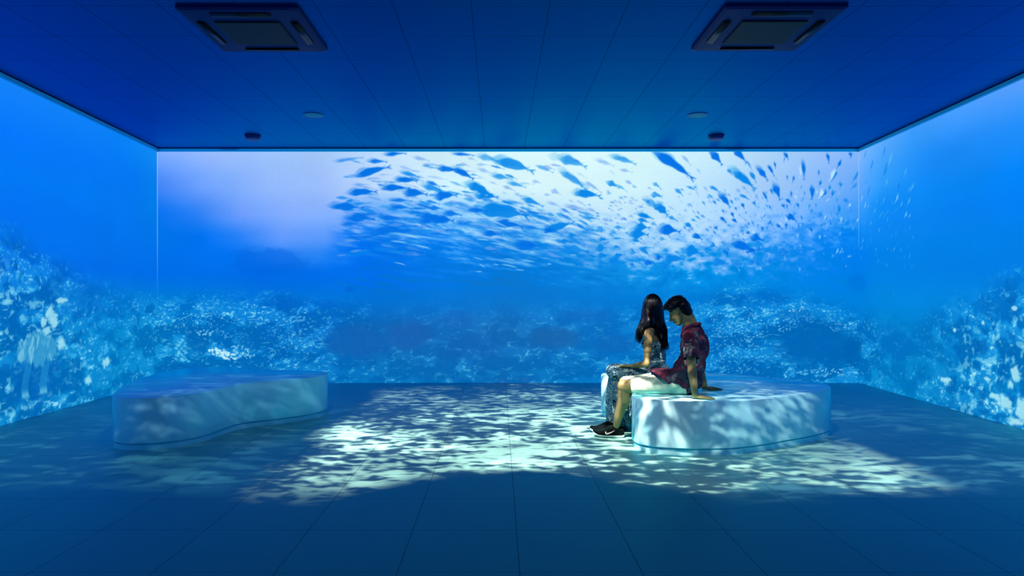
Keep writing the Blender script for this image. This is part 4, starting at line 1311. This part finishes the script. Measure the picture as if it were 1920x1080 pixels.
def make_shoe(parent, heel, toe, label=None, with_logo=True, lace_up=False):
    """heel, toe = points on the floor; trainer with pale midsole"""
    h = Vector(heel); t = Vector(toe)
    L = (t - h).length
    R = basis(t - h)

    def P(x, y, z):
        return h + R @ Vector((x * L, y, z))
    hw = lambda x: .050 * (math.sin(math.pi * min(max((x * .93 + .045), 0), 1)) ** .45) * (.82 + .26 * sst(.25, .75, np.float64(x)))
    xs = [0.0, .02, .06, .12, .2, .3, .4, .5, .6, .7, .8, .88, .94, .98, 1.0]
    spring = lambda x: .030 * max(0, (x - .72) / .28) ** 2 + .008 * max(0, (.1 - x) / .1) ** 2

    def top(x):
        return float(np.interp(x, [0, .03, .12, .20, .30, .40, .50, .62, .78, .92, 1.0], [.074, .096, .100, .094, .108, .116, .104, .086, .064, .052, .032]))
    n = 16

    def section(x, z0, z1, grow, dome):
        w = max(hw(x), .008) + grow
        pts = []
        for k in range(n):
            a = math.pi * 2 * k / n
            cy, cz = math.cos(a), math.sin(a)
            zz = (z0 + z1) / 2 + (z1 - z0) / 2 * (abs(cz) ** dome) * (1 if cz > 0 else -1)
            pts.append(P(x, w * (abs(cy) ** .6) * (1 if cy > 0 else -1) * (1 - .30 * max(0, (zz - z0) / max(z1 - z0, 1e-4) - .3)), zz + spring(x)))
        return pts
    bm = bmesh.new()
    loft(bm, [section(x, .016, top(x), 0, .8) for x in xs])
    up = bm_obj('shoe', bm, M_SHOE, None, smooth=True)
    reparent(up, parent)
    if label:
        up['label'] = label
    bm = bmesh.new()
    loft(bm, [section(x, .001, .020, .004, .5) for x in xs])
    so = bm_obj('sole', bm, M_SOLE, None, smooth=True)
    so.parent = up
    # laces across the instep
    bm = bmesh.new()
    for i in range(4):
        x = .42 + .07 * i
        z = top(x) + .004
        add_cap(bm, P(x, -.018, z - .006), P(x + .02, .018, z - .006), .0028, .0028, 8)
    if lace_up:
        for a, b in (((.36, 0, .10), (.28, .02, .135)), ((.36, 0, .10), (.40, -.02, .14)), ((.28, .02, .135), (.36, .0, .105)), ((.40, -.02, .14), (.37, 0, .105))):
            add_cap(bm, P(*a), P(*b), .004, .004, 8)
    la = bm_obj('laces', bm, M_SHOE, None, smooth=True)
    la.parent = up
    if with_logo:
        # the white tick on the outer side
        cl = [(.580, .060, .0006), (.590, .050, .0045), (.578, .040, .0075), (.545, .036, .0075), (.500, .039, .0062),
              (.450, .045, .0048), (.400, .052, .0034), (.350, .060, .0020), (.300, .069, .0006)]
        V = []; Fc = []
        for i, (x, z, th) in enumerate(cl):
            a0 = cl[max(i - 1, 0)]; a1 = cl[min(i + 1, len(cl) - 1)]
            dx = (a1[0] - a0[0]) * L; dz = a1[1] - a0[1]
            ln = math.hypot(dx, dz)
            nx, nz = -dz / ln, dx / ln
            for sg in (-1, 1):
                a = x + sg * nx * th / L; c = z + sg * nz * th
                tt = max(0, (c - .016) / (top(a) - .016) - .3)
                zc = (.016 + top(a)) / 2; hh = (top(a) - .016) / 2
                sn = min(1, abs((c - zc) / hh)) ** (1 / .8)
                cy = math.sqrt(max(0, 1 - sn * sn)) ** .6
                V.append(P(a, hw(a) * cy * (1 - .30 * tt) + .0018, c + spring(a)))
        for i in range(len(cl) - 1):
            Fc.append((2 * i, 2 * i + 1, 2 * i + 3, 2 * i + 2))
        lg = mesh_obj('logo', V, Fc, M_LOGO)
        lg.parent = up
        md = lg.modifiers.new('t', 'SOLIDIFY'); md.thickness = .002; md.offset = 0
    return up


# ---------------- the man
def build_man():
    root = empty('person', (1.73, 6.22, 0))
    setp(root, 'person with short black hair, dark red printed shirt and pale shorts, leaning back on hands', 'person')
    fT = Vector((-.90, .44, 0)).normalized(); rT = Vector((.44, .90, 0)).normalized()
    pel = Vector((1.735, 6.25, .575))
    wai = Vector((1.765, 6.24, .72))
    che = Vector((1.800, 6.25, .88))
    nb = Vector((1.765, 6.25, 1.050))
    shL = Vector((1.715, 6.085, .985)); shR = Vector((1.865, 6.405, .985))
    hipL = pel - rT * .09 + Vector((0, 0, -.02)); hipR = pel + rT * .09 + Vector((0, 0, -.02))
    kneL = W(1171, 722, 6.33); kneL.z = .505
    kneR = kneL + Vector((.055, .22, .0))
    ankL = Vector((1.122, 6.49, .105)); ankR = Vector((1.150, 6.68, .11))
    elL = W(1296.5, 688, 5.99); wrL = W(1303.5, 739, 5.90); wrL.z = .492
    elR = W(1311, 690, 6.47); wrR = W(1321.5, 722, 6.47); wrR.z = .490
    fH = Vector((-.87, .46, 0)).normalized()
    tilt = math.radians(30)
    hf = fH * math.cos(tilt) + Vector((0, 0, -1)) * math.sin(tilt)
    hu = fH * math.sin(tilt) + Vector((0, 0, 1)) * math.cos(tilt)
    R = Matrix((hf, Vector((0, 0, 1)).cross(fH), hu)).transposed()
    hc = W(1272.5, 583.5, 6.28)
    # body
    bm = bmesh.new()
    RT = basis(fT)
    P = add_head(bm, hc, R, 1.02)
    add_cap(bm, P(-.035, 0, -.05), nb + fT * -.005, .058, .064)
    add_cap(bm, P(-.055, 0, -.02), nb + fT * -.025, .050, .055)
    add_cap(bm, nb, nb - Vector((0, 0, .08)), .060, .085)
    add_ell(bm, che, (.105, .165, .16), RT)
    add_ell(bm, wai, (.095, .14, .15), RT)
    add_ell(bm, pel, (.115, .165, .12), RT)
    add_cap(bm, nb - Vector((0, 0, .03)), shL, .05, .055)
    add_cap(bm, nb - Vector((0, 0, .03)), shR, .05, .055)
    for sh, el, wr in ((shL, elL, wrL), (shR, elR, wrR)):
        m1 = sh.lerp(el, .45)
        f1 = el.lerp(wr, .28)
        chain(bm, [sh, m1, el, f1, wr], [.054, .047, .037, .040, .026])
    add_hand(bm, wrL + Vector((.0, 0, -.016)), (.96, -.20, -.06), (0, 0, 1), -1, (.02, .06, .04), .13)
    add_hand(bm, wrR + Vector((.0, 0, -.014)), (.99, .02, -.06), (0, 0, 1), 1, (.02, .06, .04), .13)
    for hp, kn, an in ((hipL, kneL, ankL), (hipR, kneR, ankR)):
        chain(bm, [hp, hp.lerp(kn, .5), kn], [.093, .080, .062])
        ca = kn.lerp(an, .33) + Vector((.018, -.006, 0))
        chain(bm, [kn, ca, kn.lerp(an, .75), an], [.058, .060, .042, .031])
        add_ell(bm, kn + Vector((-.014, 0, .006)), (.054, .054, .058))
        add_cap(bm, an - Vector((0, 0, .03)), an + Vector((-.10, .02, -.072)), .026, .020)
    body = remesh('body', bm, .0047, 3, M_SKIN, None)
    reparent(body, root)
    for s in (-1, 1):
        b = bmesh.new()
        add_ell(b, P(.071, .031 * s, -.006), (.013, .013, .011), R)
        e = bm_obj('eye', b, M_EYE, None, smooth=True)
        reparent(e, root)
    # hair: longer top, close sides
    bm = bmesh.new()

    def H(x, y, z, rx, ry, rz):
        add_ell(bm, P(x, y, z), (rx, ry, rz), R)
    H(-.012, 0, .050, .104, .080, .080)
    H(-.056, 0, .010, .066, .074, .082)
    H(-.058, 0, -.038, .056, .064, .062)
    H(.030, 0, .052, .066, .077, .056)
    H(.045, 0, .096, .062, .056, .030)
    hair = remesh('hair', bm, .004, 4, M_HAIR, None,
                  fold=lambda co: .006 * (fbm(co[:, 0] * 60, co[:, 2] * 60 + co[:, 1] * 40, 3, 3) - .5),
                  cuts=[(P(.080, 0, .060), R @ Vector((.83, 0, -.55))), (P(-.10, 0, -.088), R @ Vector((-.10, 0, -1))), (P(.048, 0, .012), R @ Vector((.45, 0, -.89))) if False else (P(-.10, 0, -.088), R @ Vector((-.10, 0, -1)))])
    reparent(hair, root)
    rng = random.Random(5)
    paths = []
    for i in range(420):
        ph = rng.uniform(0, 2 * math.pi); th = math.acos(rng.uniform(.1, 1))
        u = Vector((math.sin(th) * math.cos(ph), math.sin(th) * math.sin(ph), math.cos(th)))
        if u.x > .8 or (abs(u.y) > .8 and u.z < .45 and abs(u.x) < .55):
            continue
        q = Vector((-.010 + .100 * u.x, .077 * u.y, .052 + .076 * u.z))
        ln = .022 if u.z > .5 else .010
        dirn = (u * .8 + Vector((.5, 0, .25 if u.z > .4 else -.6))).normalized()
        pth = [P(*(q + dirn * ln * k / 3 + Vector((0, 0, -.004)) * (k / 3) ** 2)) for k in range(4)]
        paths.append(pth)
    for i in range(150):     # the quiff that overhangs the forehead
        y = rng.uniform(-.05, .05)
        q = Vector((.060 + rng.uniform(-.02, .02), y, .100 + rng.uniform(-.012, .006)))
        d = Vector((1, rng.uniform(-.2, .2), rng.uniform(-.45, -.05))).normalized()
        ln = rng.uniform(.030, .052)
        paths.append([P(*(q + d * ln * k / 4 + Vector((0, 0, -.012)) * (k / 4) ** 2)) for k in range(5)])
    add_mesh_to(hair, *strands('h', paths, .0032, M_HAIR, None, 3))
    # shirt: torso, two sleeves, collar
    bm = bmesh.new()
    add_ell(bm, che + Vector((.0, 0, .0)), (.128, .190, .165), RT)
    add_ell(bm, wai, (.125, .165, .16), RT)
    add_ell(bm, pel + Vector((-.015, -.01, -.005)), (.145, .195, .112), RT)
    add_ell(bm, wai + fT * .035 + Vector((0, 0, -.04)), (.125, .165, .12), RT)
    add_ell(bm, pel + Vector((-.085, -.02, .035)), (.12, .185, .085), basis((-.93, .3, -.1)))
    add_ell(bm, pel + Vector((-.23, .035, .020)), (.16, .215, .088), basis((-.94, .34, 0)))
    add_cap(bm, nb - Vector((0, 0, .035)), shL, .070, .068)
    add_cap(bm, nb - Vector((0, 0, .035)), shR, .070, .068)
    add_cap(bm, shL, shL.lerp(elL, .3), .070, .066)
    add_cap(bm, shR, shR.lerp(elR, .3), .070, .066)
    add_ell(bm, che + fT * -.035 + Vector((0, 0, .01)), (.085, .15, .13), RT)
    add_cap(bm, nb - Vector((0, 0, .06)) - fT * .01, nb + Vector((0, 0, .02)), .105, .078)
    shirt = remesh('shirt', bm, .0065, 4, M_SHIRT, None, fold=fold_noise(.006, 9, 7, 5, 8),
                   cuts=[(nb + Vector((0, 0, .030)) - fT * .0, (-.10, 0, 1)), ((0, 0, .4575), (0, 0, -1)), ((1.40, 6.1, .655), (-.62, 0, -.785))])
    b2 = bmesh.new()
    for sh, el in ((shL, elL), (shR, elR)):
        d = (el - sh)
        pts = [sh + d * t for t in (.15, .35, .55, .72)]
        tube(b2, pts, [(.066, .064), (.068, .066), (.069, .067), (.071, .069)], n=30,
             pleat=lambda i, t: .035 * math.sin(3 * t + i) * (i / 3))
    bmesh.ops.recalc_face_normals(b2, faces=b2.faces)
    me = bpy.data.meshes.new('tmp'); b2.to_mesh(me); b2.free()
    V = [v.co.copy() for v in me.vertices]; Fc = [tuple(p.vertices) for p in me.polygons]
    add_mesh_to(shirt, V, Fc)
    reparent(shirt, root)
    bm = bmesh.new()
    rings = []
    for r_, z_, bk in ((.096, -.030, 0), (.080, .000, 0), (.069, .030, .006), (.072, .036, .010), (.086, .012, .008)):
        ring = []
        for k in range(32):
            a = 2 * math.pi * k / 32
            fr = math.cos(a)
            ring.append(nb + Vector((0, 0, z_ - .022 * fr)) + fT * (r_ * fr * 1.02 - .008) + rT * (r_ * math.sin(a)) * 1.02)
        rings.append(ring)
    loft(bm, rings, cap0=False, cap1=False)
    c = bm_obj('collar', bm, M_SHIRT, None, smooth=True)
    reparent(c, root)
    c.parent = shirt
    c.matrix_parent_inverse = Matrix.Identity(4)
    solidify(c, .003)
    # shorts
    bm = bmesh.new()
    lg = []
    for hp, kn in ((hipL, kneL), (hipR, kneR)):
        d = kn - hp
        top = Vector((0, 0, .004))
        pts = [hp + d * t + top * (1 - t) for t in (.0, .2, .4, .6, .78, .88)]
        tube(bm, pts, [(.110, .102), (.106, .098), (.101, .096), (.094, .088), (.088, .078), (.088, .072)], n=36,
             pleat=lambda i, t: .020 * math.sin(4 * t + i * 1.1) + .012 * math.sin(7 * t - i), closed_start=True)
        lg.append(pts)
        if hp is hipR:
            pts = [hp + d * t for t in (.80, .88, .96, 1.04)]
            tube(bm, pts, [(.086, .078), (.084, .074), (.080, .070), (.074, .066)], n=36)
    for v in bm.verts:
        if v.co.x > 1.235 and v.co.z < .4585:
            v.co.z = .4585
    shorts = bm_obj('shorts', bm, M_SHORTS, None, smooth=True)
    solidify(shorts, .003)
    reparent(shorts, root)
    bm = bmesh.new()
    bc = W(1226, 729, 6.155)
    bmesh.ops.create_cone(bm, cap_ends=True, segments=14, radius1=.008, radius2=.008, depth=.004,
                          matrix=Matrix.Translation((bc.x, 6.18, bc.z)) @ Matrix.Rotation(math.pi / 2, 4, 'X'))
    bt = bm_obj('button', bm, M_BTN, None)
    reparent(bt, root)
    make_shoe(root, (1.195, 6.475, .001), (.905, 6.535, .001), None, True)
    make_shoe(root, (1.185, 6.655, .001), (.900, 6.715, .001), None, False, lace_up=True)
    return root


# ---------------- the woman
def build_woman():
    root = empty('person', (1.57, 6.72, 0))
    root['label'] = 'person with long straight black hair in a blue and white patterned long dress'
    root['category'] = 'person'
    fT = Vector((-.90, .43, 0)).normalized(); rT = Vector((.43, .90, 0)).normalized()
    RT = basis(fT)
    pel = Vector((1.585, 6.76, .555))
    wai = Vector((1.570, 6.76, .735))
    che = Vector((1.545, 6.76, .89))
    nb = Vector((1.532, 6.76, 1.045))
    shL = Vector((1.462, 6.62, .985)); shR = Vector((1.600, 6.90, .985))
    elL = W(1212.5, 682, 6.50); wrL = W(1185, 686.5, 6.69)
    elR = Vector((1.62, 7.03, .74)); wrR = Vector((1.64, 7.08, .498))
    hipL = pel - rT * .085; hipR = pel + rT * .085
    kneL = Vector((1.165, 6.80, .575)); kneR = Vector((1.185, 6.98, .570))
    ankL = Vector((1.25, 6.84, .10)); ankR = Vector((1.275, 6.98, .10))
    fH = Vector((-.55, .84, 0)).normalized()
    tilt = math.radians(8)
    hf = fH * math.cos(tilt) - Vector((0, 0, 1)) * math.sin(tilt)
    hu = fH * math.sin(tilt) + Vector((0, 0, 1)) * math.cos(tilt)
    R = Matrix((hf, Vector((0, 0, 1)).cross(fH), hu)).transposed()
    hc = Vector((1.520, 6.775, 1.213))
    bm = bmesh.new()
    P = add_head(bm, hc, R, .96, True)
    add_cap(bm, P(-.03, 0, -.05), nb, .045, .050)
    add_cap(bm, nb, nb - Vector((0, 0, .07)), .050, .070)
    add_ell(bm, che, (.085, .130, .14), RT)
    add_ell(bm, che + fT * .06 + rT * .06 + Vector((0, 0, -.01)), (.05, .05, .05), RT)
    add_ell(bm, che + fT * .06 - rT * .06 + Vector((0, 0, -.01)), (.05, .05, .05), RT)
    add_ell(bm, wai, (.078, .108, .14), RT)
    add_ell(bm, pel, (.105, .150, .105), RT)
    add_cap(bm, nb - Vector((0, 0, .03)), shL, .042, .045)
    add_cap(bm, nb - Vector((0, 0, .03)), shR, .042, .045)
    for sh, el, wr in ((shL, elL, wrL), (shR, elR, wrR)):
        chain(bm, [sh, sh.lerp(el, .45), el, el.lerp(wr, .3), wr], [.047, .041, .032, .033, .022])
    add_hand(bm, wrL, (-.92, .34, .02), (.0, .0, 1), 1, (.10, .16, .12), .08, .92)
    add_hand(bm, wrR + Vector((0, 0, -.014)), (.35, .90, -.06), (0, 0, 1), 1, (.10, .16, .12), .08, .92)
    for hp, kn, an in ((hipL, kneL, ankL), (hipR, kneR, ankR)):
        chain(bm, [hp, hp.lerp(kn, .5), kn], [.085, .070, .050])
        chain(bm, [kn, kn.lerp(an, .33), kn.lerp(an, .75), an], [.047, .047, .032, .029])
        add_cap(bm, an - Vector((0, 0, .04)), an + Vector((-.15, .05, -.078)), .030, .020)
    body = remesh('body', bm, .0047, 3, M_SKIN, None)
    reparent(body, root)
    for s in (-1, 1):
        b = bmesh.new()
        add_ell(b, P(.068, .030 * s, -.006), (.012, .012, .010), R)
        e = bm_obj('eye', b, M_EYE, None, smooth=True)
        reparent(e, root)
    # dress: bodice, lap and hanging skirt
    bm = bmesh.new()
    add_ell(bm, che + Vector((0, 0, -.035)), (.097, .142, .105), RT)
    add_ell(bm, che + fT * .062 + rT * .06 + Vector((0, 0, -.015)), (.056, .056, .056), RT)
    add_ell(bm, che + fT * .062 - rT * .06 + Vector((0, 0, -.015)), (.056, .056, .056), RT)
    add_ell(bm, wai, (.088, .118, .13), RT)
    add_ell(bm, pel + Vector((0, 0, .01)), (.135, .185, .115), RT)
    for hp, kn in ((hipL, kneL), (hipR, kneR)):
        add_cap(bm, hp, kn + Vector((-.005, 0, .002)), .100, .078)
    add_cap(bm, (hipL + hipR) / 2, (kneL + kneR) / 2, .100, .078)
    dress = remesh('dress', bm, .006, 4, M_DRESS, None, fold=fold_noise(.007, 14, 10, 4, 21),
                   cuts=[((0, 0, .4575), (0, 0, -1)), (che + Vector((0, 0, .065)) + fT * .05, (Vector((0, 0, 1)) - fT * .25).normalized())])
    km = (kneL + kneR) / 2
    b2 = bmesh.new()
    base = km + Vector((.035, .01, 0))
    pts = []; rad = []
    for i in range(14):
        t = i / 13
        z = .600 - .535 * t
        pts.append((base.x + .025 * t, base.y + .01 * t, z))
        rad.append((.165 + .02 * t, .085 + .045 * min(1, t * 2)))
    tube(b2, pts, rad, sides=[(.12, 1, 0)] * 14, n=120,
         pleat=lambda i, t: (.012 + .075 * min(1, i / 7)) * (math.sin(9 * t + .8 * math.sin(3 * t) + i * .06) + .5 * math.sin(17 * t + 1.3 + i * .03)), closed_start=False)
    bmesh.ops.recalc_face_normals(b2, faces=b2.faces)
    me = bpy.data.meshes.new('tmp'); b2.to_mesh(me); b2.free()
    add_mesh_to(dress, [v.co.copy() for v in me.vertices], [tuple(p.vertices) for p in me.polygons])
    reparent(dress, root)
    # straps and waist cord
    for s in (-1, 1):
        bm = bmesh.new()
        pts = []
        for i in range(13):
            a = math.pi * i / 12
            pts.append(che + rT * (.075 * s) + fT * (.088 * math.cos(a)) + Vector((0, 0, .045 + .098 * math.sin(a))))
        chain(bm, pts, [.0045] * 13, 6)
        st = bm_obj('strap', bm, M_DRESS, None, smooth=True)
        reparent(st, root); st.parent = dress; st.matrix_parent_inverse = Matrix.Identity(4)
    bm = bmesh.new()
    wc = W(1237, 677.5, 6.68)
    pts = []
    for i in range(25):
        a = 2 * math.pi * i / 24
        pts.append(Vector((wai.x, wai.y, wc.z)) + fT * (.086 * math.cos(a)) + rT * (.115 * math.sin(a)) + Vector((0, 0, .006 * math.sin(a * 2))))
    chain(bm, pts, [.0042] * 25, 6)
    co = bm_obj('waist_cord', bm, M_CORD, None, smooth=True)
    reparent(co, root); co.parent = dress; co.matrix_parent_inverse = Matrix.Identity(4)
    # sandals
    for an in (ankL, ankR):
        bm = bmesh.new()
        c = an + Vector((-.07, .025, 0))
        rg = []
        for z in (.001, .012):
            ring = []
            for k in range(24):
                a = 2 * math.pi * k / 24
                ring.append(Vector((c.x, c.y, z)) + Vector((-.95, .31, 0)) * (.118 * math.cos(a)) + Vector((.31, .95, 0)) * (.036 * math.sin(a)))
            rg.append(ring)
        loft(bm, rg)
        s = bm_obj('sandal', bm, M_SANDAL, None)
        reparent(s, root)
        bm = bmesh.new()
        pts = [Vector((c.x - .05, c.y + .015, .01)) + Vector((.31, .95, 0)) * (.037 * math.cos(math.pi * i / 8)) + Vector((0, 0, .036 * math.sin(math.pi * i / 8))) for i in range(9)]
        chain(bm, pts, [.006] * 9, 6)
        q = bm_obj('sandal_strap', bm, M_SANDAL, None, smooth=True)
        q.parent = s
    # long hair
    bm = bmesh.new()
    add_ell(bm, P(-.012, 0, .040), (.092, .080, .088), R)
    add_ell(bm, P(-.030, 0, -.005), (.076, .078, .10), R)
    chain(bm, [P(-.045, 0, -.02), Vector((1.575, 6.73, 1.07)), Vector((1.610, 6.715, .95)), Vector((1.612, 6.70, .85))], [.078, .072, .050, .030])
    chain(bm, [P(-.01, .05, -.02), Vector((1.475, 6.665, 1.09)), Vector((1.40, 6.67, .99)), Vector((1.375, 6.67, .90))], [.060, .058, .028, .014])
    hair = remesh('hair', bm, .006, 5, M_HAIR, None,
                  fold=lambda co: .005 * (fbm(co[:, 0] * 90 + co[:, 1] * 30, co[:, 2] * 8, 3, 3) - .5))
    rng = random.Random(15)
    paths = []
    for i in range(900):
        ph = rng.uniform(0, 2 * math.pi)
        # direction on the horizontal plane (world)
        dx, dy = math.cos(ph), math.sin(ph)
        # leave the face free
        if Vector((dx, dy, 0)).dot(fH) > .72:
            continue
        rk = rng.uniform(.94, 1.06)
        ex, ey, ez = .091 * rk, .090 * rk, .126 * rk
        c = P(-.018, 0, .018)
        pth = []
        for k in range(5):
            th = .15 + (math.pi / 2 - .15) * k / 4
            pth.append(c + Vector((dx * ex * math.sin(th), dy * ey * math.sin(th), ez * math.cos(th))))
        p = pth[-1].copy()
        front = p.x < 1.475 and dy < .55
        zend = (rng.uniform(.872, .93) if front else rng.uniform(.80, .87))
        if front and rng.random() < .35:
            zend = rng.uniform(.90, 1.0)
        tx = rng.uniform(1.345, 1.405) if front else rng.uniform(1.530, 1.655)
        ty = rng.uniform(6.62, 6.69) if front else 6.655 + (p.y - 6.66) * .45 + rng.uniform(-.01, .02)
        n = 9
        wv = rng.uniform(0, 6); wa = rng.uniform(.001, .005)
        for k in range(1, n + 1):
            t = k / n
            z = p.z + (zend - p.z) * t
            # widen to shoulder height, part around the shoulder, then hang
            s = float(sst(1.13, 1.00, np.float64(z)))
            x0 = p.x + (p.x - 1.52) * .22 * min(1, t * 2)
            y0 = p.y + (p.y - 6.76) * .10
            x = x0 * (1 - s) + tx * s
            y = y0 * (1 - s) + ty * s
            fl = .030 * max(0, t - .82) / .18 * rng.uniform(-.6, 1)
            pth.append(Vector((x + wa * math.sin(wv + t * 7) + (-fl if front else fl), y, z)))
        paths.append(pth)
    add_mesh_to(hair, *strands('h', paths, .0042, M_HAIR, None, 4))
    reparent(hair, root)
    return root


build_man()
build_woman()
